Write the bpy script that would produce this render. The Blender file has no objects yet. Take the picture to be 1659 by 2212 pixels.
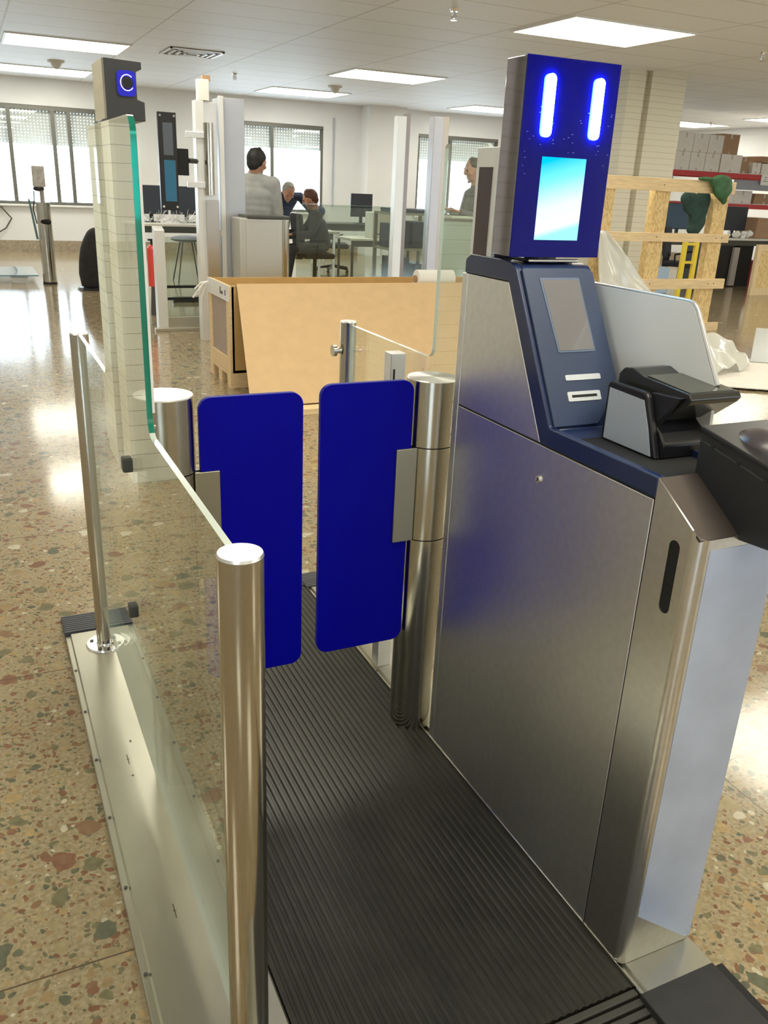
import bpy, bmesh, math, random
from mathutils import Vector, Matrix
random.seed(7)
PI = math.pi
sc = bpy.context.scene
COL = sc.collection

# ------------------------------------------------------------------ camera
YAW, PIT, ROLL, FPX, CAMZ = 0.45130456, 0.36876161, 0.04583136, 1827.87, 1.5
fwd = Vector((math.sin(YAW)*math.cos(PIT), math.cos(YAW)*math.cos(PIT), -math.sin(PIT)))
r0 = Vector((math.cos(YAW), -math.sin(YAW), 0)); u0 = r0.cross(fwd)
rv = r0*math.cos(ROLL) + u0*math.sin(ROLL); uv = -r0*math.sin(ROLL) + u0*math.cos(ROLL)
cam = bpy.data.cameras.new('camera'); camo = bpy.data.objects.new('camera', cam); COL.objects.link(camo)
cam.sensor_fit = 'VERTICAL'; cam.sensor_height = 36.0; cam.sensor_width = 27.0
cam.lens = 36.0*FPX/2212.0; cam.clip_start = 0.02; cam.clip_end = 300
M3 = Matrix((rv, uv, -fwd)).transposed()
camo.matrix_world = Matrix.Translation((0, 0, CAMZ)) @ M3.to_4x4()
sc.camera = camo

# ------------------------------------------------------------------ world + exposure
W = bpy.data.worlds.new('daylight'); sc.world = W; W.use_nodes = True
bg = W.node_tree.nodes['Background']; bg.inputs[0].default_value = (0.74, 0.88, 1.0, 1); bg.inputs[1].default_value = 5.0
sc.view_settings.view_transform = 'Standard'; sc.view_settings.look = 'None'
sc.view_settings.gamma = 1.0; sc.view_settings.exposure = 0.78; sc.view_settings.use_curve_mapping = False
LAMP = 7.0
LAMPCOL = (1.0, 0.955, 0.79, 1)

# ------------------------------------------------------------------ materials
MATS = {}
def newmat(n):
    m = bpy.data.materials.new(n); m.use_nodes = True; nt = m.node_tree
    return m, nt, nt.nodes, nt.links, nt.nodes['Principled BSDF']
def P(n, col, rough=0.5, metal=0.0, coat=0.0, spec=0.5, noise=0.0, nscale=30, bump=0.0, stretch=None, emit=None, es=0, trans=0, aniso=0, radial=None):
    if n in MATS: return MATS[n]
    m, nt, N, L, b = newmat(n)
    b.inputs['Base Color'].default_value = (*col, 1); b.inputs['Roughness'].default_value = rough
    b.inputs['Metallic'].default_value = metal; b.inputs['Coat Weight'].default_value = coat
    b.inputs['Coat Roughness'].default_value = 0.08; b.inputs['Specular IOR Level'].default_value = spec
    b.inputs['Transmission Weight'].default_value = trans
    if emit: b.inputs['Emission Color'].default_value = (*emit, 1); b.inputs['Emission Strength'].default_value = es
    tc = N.new('ShaderNodeTexCoord')
    mp = N.new('ShaderNodeMapping'); L.new(tc.outputs['Object'], mp.inputs[0])
    if stretch: mp.inputs['Scale'].default_value = stretch
    no = N.new('ShaderNodeTexNoise'); no.inputs['Scale'].default_value = nscale; no.inputs['Detail'].default_value = 4
    L.new(mp.outputs[0], no.inputs['Vector'])
    if noise:
        mx = N.new('ShaderNodeMix'); mx.data_type = 'RGBA'; mx.blend_type = 'MULTIPLY'; mx.inputs[0].default_value = 1
        mx.inputs[6].default_value = (*col, 1)
        rp = N.new('ShaderNodeMapRange'); rp.inputs[3].default_value = 1-noise; rp.inputs[4].default_value = 1+noise
        rp.inputs[1].default_value = 0.3; rp.inputs[2].default_value = 0.7
        L.new(no.outputs[0], rp.inputs[0]); L.new(rp.outputs[0], mx.inputs[7]); L.new(mx.outputs[2], b.inputs['Base Color'])
    if bump:
        bp = N.new('ShaderNodeBump'); bp.inputs['Strength'].default_value = bump; bp.inputs['Distance'].default_value = 0.002
        L.new(no.outputs[0], bp.inputs['Height']); L.new(bp.outputs[0], b.inputs['Normal'])
    if aniso:
        b.inputs['Anisotropic'].default_value = aniso
        tg = N.new('ShaderNodeTangent'); tg.direction_type = 'RADIAL'; tg.axis = radial or 'Z'
        L.new(tg.outputs[0], b.inputs['Tangent'])
    MATS[n] = m; return m

steel = P('brushed_steel', (0.60, 0.59, 0.58), 0.24, 1.0, noise=0.07, nscale=60, stretch=(1, 1, 6))
steel_post = P('satin_steel_tube', (0.52, 0.495, 0.43), 0.15, 1.0, noise=0.04, nscale=40, stretch=(1, 1, 20), aniso=0.7)
steel_cap = P('turned_steel_cap', (0.82, 0.81, 0.78), 0.28, 1.0, aniso=0.8)
steel_cab = P('kiosk_steel', (0.72, 0.71, 0.69), 0.40, 1.0, noise=0.045, nscale=55, bump=0.02)
steel_bright = P('polished_steel', (0.85, 0.84, 0.8), 0.12, 1.0)
galv = P('galvanised_plate', (0.46, 0.455, 0.385), 0.36, 1.0, noise=0.09, nscale=7, stretch=(1, .4, 1))
alu = P('aluminium', (0.78, 0.78, 0.78), 0.38, 0.85, noise=0.03)
alu_white = P('pale_aluminium', (0.80, 0.80, 0.78), 0.4, 0.4)
navy = P('navy_plastic', (0.014, 0.026, 0.085), 0.32, 0, coat=0.25, noise=0.05, nscale=200)
bezel_blue = P('blue_grey_front', (0.034, 0.052, 0.105), 0.38, 0, noise=0.05, nscale=300)
black = P('black_plastic', (0.012, 0.012, 0.015), 0.33, 0)
black_sat = P('black_textured_plastic', (0.016, 0.018, 0.022), 0.42, 0, bump=0.15, nscale=400)
black_matt = P('black_matt', (0.010, 0.010, 0.010), 0.8)
rubber = P('ribbed_black_rubber', (0.024, 0.023, 0.017), 0.40, 0, noise=0.25, nscale=9, spec=0.38)
rubber_d = P('dark_rubber', (0.018, 0.018, 0.018), 0.65, 0, noise=0.2, nscale=30)
blue_flap = P('cobalt_flap', (0.0005, 0.0003, 0.30), 0.42, 0, spec=0.14)
flap_edge = P('pale_flap_edge', (0.75, 0.8, 0.9), 0.2)
wallpaint = P('wall_paint', (0.80, 0.81, 0.82), 0.75, noise=0.02, nscale=2)
white_plastic = P('white_plastic', (0.78, 0.78, 0.76), 0.4)
panel_white = P('pale_laminate', (0.86, 0.84, 0.80), 0.35, noise=0.02, nscale=3)
grey_lam = P('grey_laminate', (0.42, 0.46, 0.53), 0.4)
card = P('cardboard', (0.66, 0.46, 0.25), 0.8, noise=0.04, nscale=12)
card_in = P('cardboard_inside', (0.58, 0.37, 0.14), 0.85, noise=0.05, nscale=12)
card_brown = P('brown_cardboard', (0.40, 0.25, 0.15), 0.85, noise=0.06, nscale=10)
card_white = P('white_cardboard', (0.80, 0.75, 0.70), 0.8, noise=0.04, nscale=10)
pine = P('pine_board', (0.80, 0.60, 0.34), 0.6, noise=0.12, nscale=6, stretch=(1, 9, 9))
pine_v = P('pine_post', (0.78, 0.60, 0.36), 0.6, noise=0.10, nscale=8, stretch=(9, 9, 1))
fibre = P('grey_fibreboard', (0.42, 0.33, 0.27), 0.8, noise=0.05, nscale=30)
tape = P('white_tape', (0.80, 0.78, 0.74), 0.45, noise=0.05, nscale=20)
film = P('white_film', (0.85, 0.85, 0.80), 0.35)
dark_metal = P('dark_frame', (0.10, 0.10, 0.09), 0.4, 0.5)
win_frame = P('bronze_window_frame', (0.17, 0.17, 0.15), 0.4, 0.4)
red_beam = P('red_shelf_beam', (0.55, 0.045, 0.05), 0.45)
red_can = P('red_extinguisher', (0.75, 0.07, 0.05), 0.3)
yellow = P('yellow_ladder', (0.80, 0.62, 0.04), 0.4)
green_cloth = P('green_cloth', (0.045, 0.13, 0.055), 0.7, noise=0.3, nscale=14)
green_dark = P('dark_green_cloth', (0.02, 0.055, 0.045), 0.8, noise=0.3, nscale=14)
brownstrip = P('dark_brown_strip', (0.055, 0.03, 0.035), 0.3)
clothing_grey = P('light_grey_shirt', (0.40, 0.41, 0.40), 0.85, noise=0.10, nscale=14)
clothing_navy = P('navy_pullover', (0.016, 0.032, 0.075), 0.85, noise=0.2, nscale=18)
clothing_dark = P('dark_jacket', (0.035, 0.034, 0.040), 0.85, noise=0.2, nscale=18)
clothing_slate = P('slate_shirt', (0.10, 0.115, 0.14), 0.85, noise=0.1, nscale=18)
trousers_m = P('dark_trousers', (0.03, 0.03, 0.035), 0.85, noise=0.2, nscale=12)
skin_m = P('skin', (0.50, 0.27, 0.19), 0.5)
hair_blk = P('black_hair', (0.012, 0.011, 0.011), 0.6, noise=0.4, nscale=60)
hair_grey = P('grey_hair', (0.30, 0.29, 0.26), 0.7, noise=0.3, nscale=60)
hair_brn = P('reddish_brown_hair', (0.10, 0.04, 0.022), 0.6, noise=0.3, nscale=60)
screen_dark = P('dark_screen', (0.02, 0.035, 0.06), 0.12, coat=0.5)
screen_blue = P('monitor_screen', (0.03, 0.08, 0.14), 0.2, coat=0.3)
monitor_back = P('monitor_shell', (0.03, 0.035, 0.05), 0.4)
blind = P('roller_shutter_slats', (0.50, 0.52, 0.50), 0.6)
desk_top = P('desk_laminate', (0.72, 0.70, 0.64), 0.4)
paper = P('paper', (0.85, 0.85, 0.83), 0.7)
grey_steel = P('grey_painted_steel', (0.33, 0.35, 0.40), 0.5)
pink = P('pink_carton', (0.6, 0.08, 0.18), 0.6)
fabric_chair = P('charcoal_upholstery', (0.03, 0.032, 0.04), 0.9)
chrome = P('chrome', (0.8, 0.8, 0.82), 0.1, 1.0)
green_edge = P('green_glass_edge', (0.0, 0.20, 0.13), 0.10, coat=0.6, trans=0.2)
slot_lit = P('pale_slot_light', (0.62, 0.64, 0.66), 0.35)

def glass_mat(n, tint, f0=0.045, rough=0.0, milk=0.0):
    m, nt, N, L, b = newmat(n); N.remove(b)
    out = N['Material Output']
    tr = N.new('ShaderNodeBsdfTransparent'); tr.inputs[0].default_value = (*tint, 1)
    gl = N.new('ShaderNodeBsdfGlossy'); gl.inputs['Roughness'].default_value = rough
    gl.inputs[0].default_value = (.97, 1, .98, 1)
    lw = N.new('ShaderNodeLayerWeight'); lw.inputs[0].default_value = 0.5
    pw = N.new('ShaderNodeMath'); pw.operation = 'POWER'; pw.inputs[1].default_value = 3.2
    ma = N.new('ShaderNodeMath'); ma.operation = 'MULTIPLY_ADD'; ma.inputs[1].default_value = 1-f0; ma.inputs[2].default_value = f0
    L.new(lw.outputs['Facing'], pw.inputs[0]); L.new(pw.outputs[0], ma.inputs[0])
    mx = N.new('ShaderNodeMixShader'); L.new(ma.outputs[0], mx.inputs[0]); L.new(tr.outputs[0], mx.inputs[1]); L.new(gl.outputs[0], mx.inputs[2])
    last = mx
    if milk:
        df = N.new('ShaderNodeBsdfDiffuse'); df.inputs[0].default_value = (.8, .8, .76, 1)
        m2 = N.new('ShaderNodeMixShader'); m2.inputs[0].default_value = milk
        L.new(mx.outputs[0], m2.inputs[1]); L.new(df.outputs[0], m2.inputs[2]); last = m2
    L.new(last.outputs[0], out.inputs[0]); MATS[n] = m; return m
glass = glass_mat('clear_glass', (.965, .985, .97), 0.05)
glass_far = glass_mat('smoky_glass', (.80, .85, .80), 0.05)
plastic_sheet = glass_mat('translucent_polythene', (.95, .95, .93), 0.08, 0.15, milk=0.55)
perspex = glass_mat('window_pane_glass', (.97, .98, .98), 0.04)

def emis(n, col, s):
    m, nt, N, L, b = newmat(n); N.remove(b)
    e = N.new('ShaderNodeEmission'); e.inputs[0].default_value = (*col, 1); e.inputs[1].default_value = s
    L.new(e.outputs[0], N['Material Output'].inputs[0]); MATS[n] = m; return m
lamp_m = emis('lamp_diffuser', LAMPCOL[:3], LAMP)
led_m = emis('blue_white_led', (0.22, 0.60, 1.0), 48.0)

def screen_gradient():
    m, nt, N, L, b = newmat('cyan_screen_picture'); N.remove(b)
    tc = N.new('ShaderNodeTexCoord'); sp = N.new('ShaderNodeSeparateXYZ'); L.new(tc.outputs['Generated'], sp.inputs[0])
    a = N.new('ShaderNodeMath'); a.operation = 'MULTIPLY_ADD'; a.inputs[1].default_value = -0.35; a.inputs[1].default_value = -.18; L.new(sp.outputs['X'], a.inputs[0]); L.new(sp.outputs['Z'], a.inputs[2])
    cr = N.new('ShaderNodeValToRGB'); e = cr.color_ramp.elements
    e[0].position = 0.0; e[0].color = (0.25, 0.70, .74, 1); e[1].position = 0.92; e[1].color = (0.0, 0.42, .62, 1)
    k = e.new(0.08); k.color = (0.60, .75, .75, 1); k = e.new(0.35); k.color = (0.55, .75, .75, 1); k = e.new(0.66); k.color = (0.16, .66, .70, 1)
    L.new(a.outputs[0], cr.inputs[0])
    em = N.new('ShaderNodeEmission'); em.inputs[1].default_value = 1.0; L.new(cr.outputs[0], em.inputs[0])
    L.new(em.outputs[0], N['Material Output'].inputs[0]); return m
screen_cyan = screen_gradient()

def terrazzo():
    m, nt, N, L, b = newmat('terrazzo')
    tc = N.new('ShaderNodeTexCoord'); base = tc.outputs['Object']
    nz = N.new('ShaderNodeTexNoise'); nz.inputs['Scale'].default_value = 14; nz.inputs['Detail'].default_value = 3; L.new(base, nz.inputs['Vector'])
    ds = N.new('ShaderNodeVectorMath'); ds.operation = 'MULTIPLY_ADD'; ds.inputs[1].default_value = (.05, .05, .05)
    L.new(nz.outputs['Color'], ds.inputs[0]); L.new(base, ds.inputs[2])
    ground = N.new('ShaderNodeTexNoise'); ground.inputs['Scale'].default_value = 90; ground.inputs['Detail'].default_value = 5; L.new(base, ground.inputs['Vector'])
    gr = N.new('ShaderNodeValToRGB'); e = gr.color_ramp.elements
    e[0].position = .32; e[0].color = (.25, .20, .115, 1); e[1].position = .70; e[1].color = (.42, .345, .225, 1)
    L.new(ground.outputs[0], gr.inputs[0]); cur = gr.outputs[0]
    chipcols = [(0, (.20, .105, .06)), (.12, (.30, .215, .115)), (.24, (.23, .14, .08)), (.36, (.17, .155, .09)), (.5, (.33, .265, .15)),
                (.62, (.12, .125, .085)), (.74, (.37, .265, .13)), (.86, (.22, .115, .07)), (.95, (.50, .45, .33))]
    def layer(scale, rmin, rmax, keep, cur, seed):
        mp = N.new('ShaderNodeMapping'); mp.inputs['Location'].default_value = (seed, seed*1.7, 0); L.new(ds.outputs[0], mp.inputs[0])
        vo = N.new('ShaderNodeTexVoronoi'); vo.voronoi_dimensions = '2D'; vo.inputs['Scale'].default_value = scale
        L.new(mp.outputs[0], vo.inputs['Vector'])
        sp = N.new('ShaderNodeSeparateColor'); L.new(vo.outputs['Color'], sp.inputs[0])
        rad = N.new('ShaderNodeMapRange'); rad.inputs[1].default_value = 1-keep; rad.inputs[2].default_value = 1
        rad.inputs[3].default_value = rmin; rad.inputs[4].default_value = rmax; rad.clamp = False; L.new(sp.outputs[0], rad.inputs[0])
        sub = N.new('ShaderNodeMath'); sub.operation = 'SUBTRACT'; L.new(rad.outputs[0], sub.inputs[0]); L.new(vo.outputs['Distance'], sub.inputs[1])
        st = N.new('ShaderNodeMapRange'); st.inputs[1].default_value = 0; st.inputs[2].default_value = .04; L.new(sub.outputs[0], st.inputs[0])
        cr = N.new('ShaderNodeValToRGB'); cr.color_ramp.interpolation = 'CONSTANT'
        for i, (p, c) in enumerate(chipcols):
            el = cr.color_ramp.elements[i] if i < 2 else cr.color_ramp.elements.new(p)
            el.position = p; el.color = (*c, 1)
        L.new(sp.outputs[1], cr.inputs[0])
        mott = N.new('ShaderNodeTexNoise'); mott.inputs['Scale'].default_value = 45; mott.inputs['Detail'].default_value = 5; L.new(base, mott.inputs['Vector'])
        mr = N.new('ShaderNodeMapRange'); mr.inputs[3].default_value = .6; mr.inputs[4].default_value = 1.45; L.new(mott.outputs[0], mr.inputs[0])
        mm = N.new('ShaderNodeMix'); mm.data_type = 'RGBA'; mm.blend_type = 'MULTIPLY'; mm.inputs[0].default_value = 1
        L.new(cr.outputs[0], mm.inputs[6]); L.new(mr.outputs[0], mm.inputs[7])
        mx = N.new('ShaderNodeMix'); mx.data_type = 'RGBA'; L.new(st.outputs[0], mx.inputs[0]); L.new(cur, mx.inputs[6]); L.new(mm.outputs[2], mx.inputs[7])
        return mx.outputs[2]
    cur = layer(75, .10, .55, .62, cur, 3.1)
    cur = layer(36, .12, .50, .50, cur, 8.7)
    cur = layer(14, .12, .46, .55, cur, 1.3)
    # thin tile joints, 1.2 m grid
    br = N.new('ShaderNodeTexBrick'); br.offset = 0; br.inputs['Scale'].default_value = 1; br.inputs['Mortar Size'].default_value = .0022
    br.inputs['Brick Width'].default_value = 1.17; br.inputs['Row Height'].default_value = 1.17; br.inputs['Mortar Smooth'].default_value = 0
    mpb = N.new('ShaderNodeMapping'); mpb.inputs['Location'].default_value = (-.56, -.21, 0); mpb.inputs['Rotation'].default_value = (0, 0, .0)
    L.new(base, mpb.inputs[0]); L.new(mpb.outputs[0], br.inputs['Vector'])
    mj = N.new('ShaderNodeMix'); mj.data_type = 'RGBA'; mj.inputs[7].default_value = (.12, .09, .06, 1)
    L.new(br.outputs['Fac'], mj.inputs[0]); L.new(cur, mj.inputs[6]); L.new(mj.outputs[2], b.inputs['Base Color'])
    rn = N.new('ShaderNodeTexNoise'); rn.inputs['Scale'].default_value = 1.4; rn.inputs['Detail'].default_value = 5; L.new(base, rn.inputs['Vector'])
    rr = N.new('ShaderNodeMapRange'); rr.inputs[3].default_value = .07; rr.inputs[4].default_value = .17; L.new(rn.outputs[0], rr.inputs[0])
    L.new(rr.outputs[0], b.inputs['Roughness']); b.inputs['Specular IOR Level'].default_value = .6
    return m
terr = terrazzo()
skirt = P('terrazzo_skirting', (.36, .30, .22), .35, noise=.25, nscale=30)

def ceiling_mat():
    m, nt, N, L, b = newmat('ceiling_tiles')
    tc = N.new('ShaderNodeTexCoord')
    mp = N.new('ShaderNodeMapping'); mp.inputs['Location'].default_value = (-.64, -.39, 0); L.new(tc.outputs['Object'], mp.inputs[0])
    br = N.new('ShaderNodeTexBrick'); br.offset = 0; br.inputs['Scale'].default_value = 1; br.inputs['Mortar Size'].default_value = .011
    br.inputs['Brick Width'].default_value = 1.565; br.inputs['Row Height'].default_value = .72; br.inputs['Mortar Smooth'].default_value = .2
    br.inputs['Color1'].default_value = (.84, .86, .90, 1); br.inputs['Color2'].default_value = (.86, .88, .92, 1); br.inputs['Mortar'].default_value = (.60, .60, .60, 1)
    L.new(mp.outputs[0], br.inputs['Vector'])
    no = N.new('ShaderNodeTexNoise'); no.inputs['Scale'].default_value = 40; L.new(tc.outputs['Object'], no.inputs['Vector'])
    mr = N.new('ShaderNodeMapRange'); mr.inputs[3].default_value = .93; mr.inputs[4].default_value = 1.05; L.new(no.outputs[0], mr.inputs[0])
    mx = N.new('ShaderNodeMix'); mx.data_type = 'RGBA'; mx.blend_type = 'MULTIPLY'; mx.inputs[0].default_value = 1
    L.new(br.outputs[0], mx.inputs[6]); L.new(mr.outputs[0], mx.inputs[7]); L.new(mx.outputs[2], b.inputs['Base Color'])
    b.inputs['Roughness'].default_value = .55
    return m
ceil_m = ceiling_mat()

def block_mat():   # pale blocks laid in thin courses, used on the columns
    m, nt, N, L, b = newmat('pale_block_courses')
    tc = N.new('ShaderNodeTexCoord'); sp = N.new('ShaderNodeSeparateXYZ'); L.new(tc.outputs['Object'], sp.inputs[0])
    mo = N.new('ShaderNodeMath'); mo.operation = 'PINGPONG'; mo.inputs[1].default_value = .0385; L.new(sp.outputs['Z'], mo.inputs[0])
    lt = N.new('ShaderNodeMath'); lt.operation = 'LESS_THAN'; lt.inputs[1].default_value = .0013; L.new(mo.outputs[0], lt.inputs[0])
    mx = N.new('ShaderNodeMix'); mx.data_type = 'RGBA'; mx.inputs[6].default_value = (.66, .62, .50, 1); mx.inputs[7].default_value = (.20, .18, .14, 1)
    L.new(lt.outputs[0], mx.inputs[0]); L.new(mx.outputs[2], b.inputs['Base Color']); b.inputs['Roughness'].default_value = .6
    return m
block = block_mat()

def osb_mat():
    m, nt, N, L, b = newmat('strand_board')
    tc = N.new('ShaderNodeTexCoord'); mp = N.new('ShaderNodeMapping'); mp.inputs['Scale'].default_value = (1, 1, .35); mp.inputs['Rotation'].default_value = (0, .5, 0)
    L.new(tc.outputs['Object'], mp.inputs[0])
    vo = N.new('ShaderNodeTexVoronoi'); vo.inputs['Scale'].default_value = 80; L.new(mp.outputs[0], vo.inputs['Vector'])
    sp = N.new('ShaderNodeSeparateColor'); L.new(vo.outputs['Color'], sp.inputs[0])
    cr = N.new('ShaderNodeValToRGB'); e = cr.color_ramp.elements
    e[0].color = (.60, .40, .16, 1); e[1].color = (.84, .64, .32, 1); k = e.new(.4); k.color = (.76, .55, .25, 1)
    L.new(sp.outputs[0], cr.inputs[0]); L.new(cr.outputs[0], b.inputs['Base Color']); b.inputs['Roughness'].default_value = .7
    return m
osb = osb_mat()

def shutter_mat():   # pale slats with rows of tiny light slots
    m, nt, N, L, b = newmat('perforated_shutter')
    tc = N.new('ShaderNodeTexCoord'); sp = N.new('ShaderNodeSeparateXYZ'); L.new(tc.outputs['Object'], sp.inputs[0])
    def cellmask(ax, per, w):
        mo = N.new('ShaderNodeMath'); mo.operation = 'PINGPONG'; mo.inputs[1].default_value = per/2; L.new(sp.outputs[ax], mo.inputs[0])
        lt = N.new('ShaderNodeMath'); lt.operation = 'LESS_THAN'; lt.inputs[1].default_value = w/2; L.new(mo.outputs[0], lt.inputs[0]); return lt
    a = cellmask('X', .06, .012); c = cellmask('Z', .055, .012)
    mu = N.new('ShaderNodeMath'); mu.operation = 'MULTIPLY'; L.new(a.outputs[0], mu.inputs[0]); L.new(c.outputs[0], mu.inputs[1])
    b.inputs['Base Color'].default_value = (.75, .76, .73, 1); b.inputs['Roughness'].default_value = .6
    tr = N.new('ShaderNodeBsdfTransparent'); tl = N.new('ShaderNodeBsdfTranslucent'); tl.inputs[0].default_value = (.5, .52, .5, 1)
    m0 = N.new('ShaderNodeMixShader'); m0.inputs[0].default_value = .10; L.new(b.outputs[0], m0.inputs[1]); L.new(tl.outputs[0], m0.inputs[2])
    mx = N.new('ShaderNodeMixShader'); L.new(mu.outputs[0], mx.inputs[0]); L.new(m0.outputs[0], mx.inputs[1]); L.new(tr.outputs[0], mx.inputs[2])
    L.new(mx.outputs[0], N['Material Output'].inputs[0]); return m
shutter = shutter_mat()

# ------------------------------------------------------------------ geometry helpers
def B(): return bmesh.new()
def box(bm, x0, x1, y0, y1, z0, z1):
    v = [bm.verts.new(p) for p in ((x0,y0,z0),(x1,y0,z0),(x1,y1,z0),(x0,y1,z0),(x0,y0,z1),(x1,y0,z1),(x1,y1,z1),(x0,y1,z1))]
    for f in ((0,3,2,1),(4,5,6,7),(0,1,5,4),(1,2,6,5),(2,3,7,6),(3,0,4,7)): bm.faces.new([v[i] for i in f])
    return bm
def prism(bm, pts, ax, a0, a1):
    """polygon pts extruded along axis ax (0,1,2); pts in the remaining two axes order"""
    def mk(p, a):
        l = list(p); l.insert(ax, a); return bm.verts.new(l)
    A = [mk(p, a0) for p in pts]; C = [mk(p, a1) for p in pts]; n = len(pts)
    bm.faces.new(A); bm.faces.new(C[::-1])
    for i in range(n): bm.faces.new((A[i], C[i], C[(i+1) % n], A[(i+1) % n]))
    bmesh.ops.recalc_face_normals(bm, faces=bm.faces); return bm
def tube(bm, a, c, r0, r1=None, seg=16, caps=True):
    a = Vector(a); c = Vector(c); r1 = r0 if r1 is None else r1
    d = (c-a); h = d.length
    if h < 1e-6: return bm
    q = d.to_track_quat('Z', 'Y').to_matrix().to_4x4()
    bmesh.ops.create_cone(bm, cap_ends=caps, segments=seg, radius1=r0, radius2=r1, depth=h, matrix=Matrix.Translation((a+c)/2) @ q)
    return bm
def path(bm, pts, r, seg=8):
    for i in range(len(pts)-1): tube(bm, pts[i], pts[i+1], r, r, seg)
    for p in pts[1:-1]: ball(bm, p, (r, r, r), 6)
    return bm
def ball(bm, c, r, seg=14, rot=None):
    if isinstance(r, (int, float)): r = (r, r, r)
    m = Matrix.Translation(c) @ (rot or Matrix()) @ Matrix.Diagonal((*r, 1))
    bmesh.ops.create_uvsphere(bm, u_segments=seg, v_segments=max(6, seg//2+2), radius=1, matrix=m); return bm
def rrect(x0, x1, z0, z1, r, n=6, corners=(1,1,1,1)):
    """rounded rectangle, corners: bl, br, tr, tl"""
    out = []
    for (cx, cz, a0, use, px, pz) in ((x0+r, z0+r, PI, corners[0], x0, z0), (x1-r, z0+r, 1.5*PI, corners[1], x1, z0),
                                      (x1-r, z1-r, 0, corners[2], x1, z1), (x0+r, z1-r, .5*PI, corners[3], x0, z1)):
        if not use: out.append((px, pz)); continue
        for i in range(n+1):
            a = a0 + .5*PI*i/n; out.append((cx+r*math.cos(a), cz+r*math.sin(a)))
    return out
def fillet(pts, radii, n=6):
    out = []; N_ = len(pts)
    for i, p in enumerate(pts):
        r = radii[i]
        if not r: out.append(tuple(p)); continue
        p = Vector(p); a = Vector(pts[i-1]); c = Vector(pts[(i+1) % N_])
        d1 = (a-p).normalized(); d2 = (c-p).normalized(); ang = d1.angle(d2); t = r/math.tan(ang/2)
        s = p+d1*t; e = p+d2*t; cen = p+(d1+d2).normalized()*(r/math.sin(ang/2))
        for k in range(n+1):
            f = k/n; v = (s-cen).lerp(e-cen, f).normalized()*r; out.append(tuple(cen+v))
    return out
def obj(name, bm, mat, parent=None, keep=False, bevel=0, smooth=False, label=None, loc=None, segs=2, remesh=0, subsurf=0, edgemat=None):
    me = bpy.data.meshes.new(name)
    off = None
    if parent is not None:
        r = parent
        while r.parent: r = r.parent
        off = Vector(r.get('_base', r.location))
    elif loc is not None: off = Vector(loc)
    if off is not None: bmesh.ops.translate(bm, verts=bm.verts, vec=-off)
    if remesh == 0 and not keep: bmesh.ops.recalc_face_normals(bm, faces=bm.faces)
    bm.to_mesh(me); bm.free()
    if mat: me.materials.append(mat)
    if edgemat: me.materials.append(edgemat)
    o = bpy.data.objects.new(name, me); COL.objects.link(o)
    if parent is not None: o.parent = parent
    elif loc is not None: o.location = loc
    if bevel:
        md = o.modifiers.new('bevel', 'BEVEL'); md.width = bevel; md.segments = segs; md.limit_method = 'ANGLE'; md.angle_limit = .6
        md.harden_normals = False
    if remesh:
        md = o.modifiers.new('remesh', 'REMESH'); md.mode = 'VOXEL'; md.voxel_size = remesh; md.use_smooth_shade = True
        md = o.modifiers.new('smooth', 'SMOOTH'); md.iterations = 4; md.factor = .5
    if subsurf:
        md = o.modifiers.new('sub', 'SUBSURF'); md.levels = subsurf; md.render_levels = subsurf
    if smooth or bevel:
        for p in me.polygons: p.use_smooth = True
        if not remesh and not subsurf:
            wn = o.modifiers.new('weighted', 'WEIGHTED_NORMAL'); wn.keep_sharp = True; wn.weight = 90
        if not remesh and not subsurf:
            try: me.set_sharp_from_angle(angle=math.radians(38))
            except Exception: pass
    if label: o['label'] = label
    return o
def tag(o, label, cat, group=None, kind=None):
    if label: o['label'] = label
    if cat: o['category'] = cat
    if group: o['group'] = group
    if kind: o['kind'] = kind
    return o
def thing(name, label, cat, loc, group=None):
    o = bpy.data.objects.new(name, None); COL.objects.link(o); o.location = loc; o.empty_display_size = .1
    return tag(o, label, cat, group)
def struct(name, bm, mat, loc=None, label=None, parent=None, **k):
    o = obj(name, bm, mat, parent=parent, loc=loc, **k)
    if parent is None: o['kind'] = 'structure'
    if label: o['label'] = label
    return o
def clone(root, loc, label=None):
    r = root.copy(); COL.objects.link(r); r.location = loc
    if label: r['label'] = label
    for ch in root.children:
        c = ch.copy(); COL.objects.link(c); c.parent = r
        for g in ch.children:
            d = g.copy(); COL.objects.link(d); d.parent = c
    return r

# ================================================================== SETTING
ZC = 3.06; YB = 18.5; XL, XR, YN = -7.0, 16.4, -7.0
struct('floor', box(B(), XL, XR, YN, YB, -.1, 0), terr, label='polished brown terrazzo floor with mixed marble chips')
struct('ceiling', box(B(), XL, XR, YN, YB+.25, ZC, ZC+.1), ceil_m, label='suspended ceiling of long pale tiles')
# back wall with window openings
WIN = [(-3.2, 2.50), (4.55, 7.12), (9.4, 11.5)]
WZ0, WZ1 = .86, 2.6
bm = B(); xs = [XL] + [v for w in WIN for v in w] + [XR]
for i in range(0, len(xs), 2): box(bm, xs[i], xs[i+1], YB, YB+.25, 0, ZC)
for a, c in WIN:
    box(bm, a, c, YB, YB+.25, 0, WZ0); box(bm, a, c, YB, YB+.25, WZ1, ZC)
struct('wall_back', bm, wallpaint, label='white wall with windows at the far end of the room')
struct('wall_left', box(B(), XL-.2, XL, YN, YB+.25, 0, ZC), wallpaint)
struct('wall_right', box(B(), XR, XR+.2, YN, YB+.25, 0, ZC), wallpaint)
ADDED_WIN = [(-5.5, -2.5), (8.4, 12.4), (13.2, 15.8)]  # window openings added behind the camera to bring in daylight
bm = B(); xs = [XL] + [v for w in ADDED_WIN for v in w] + [XR]
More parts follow.
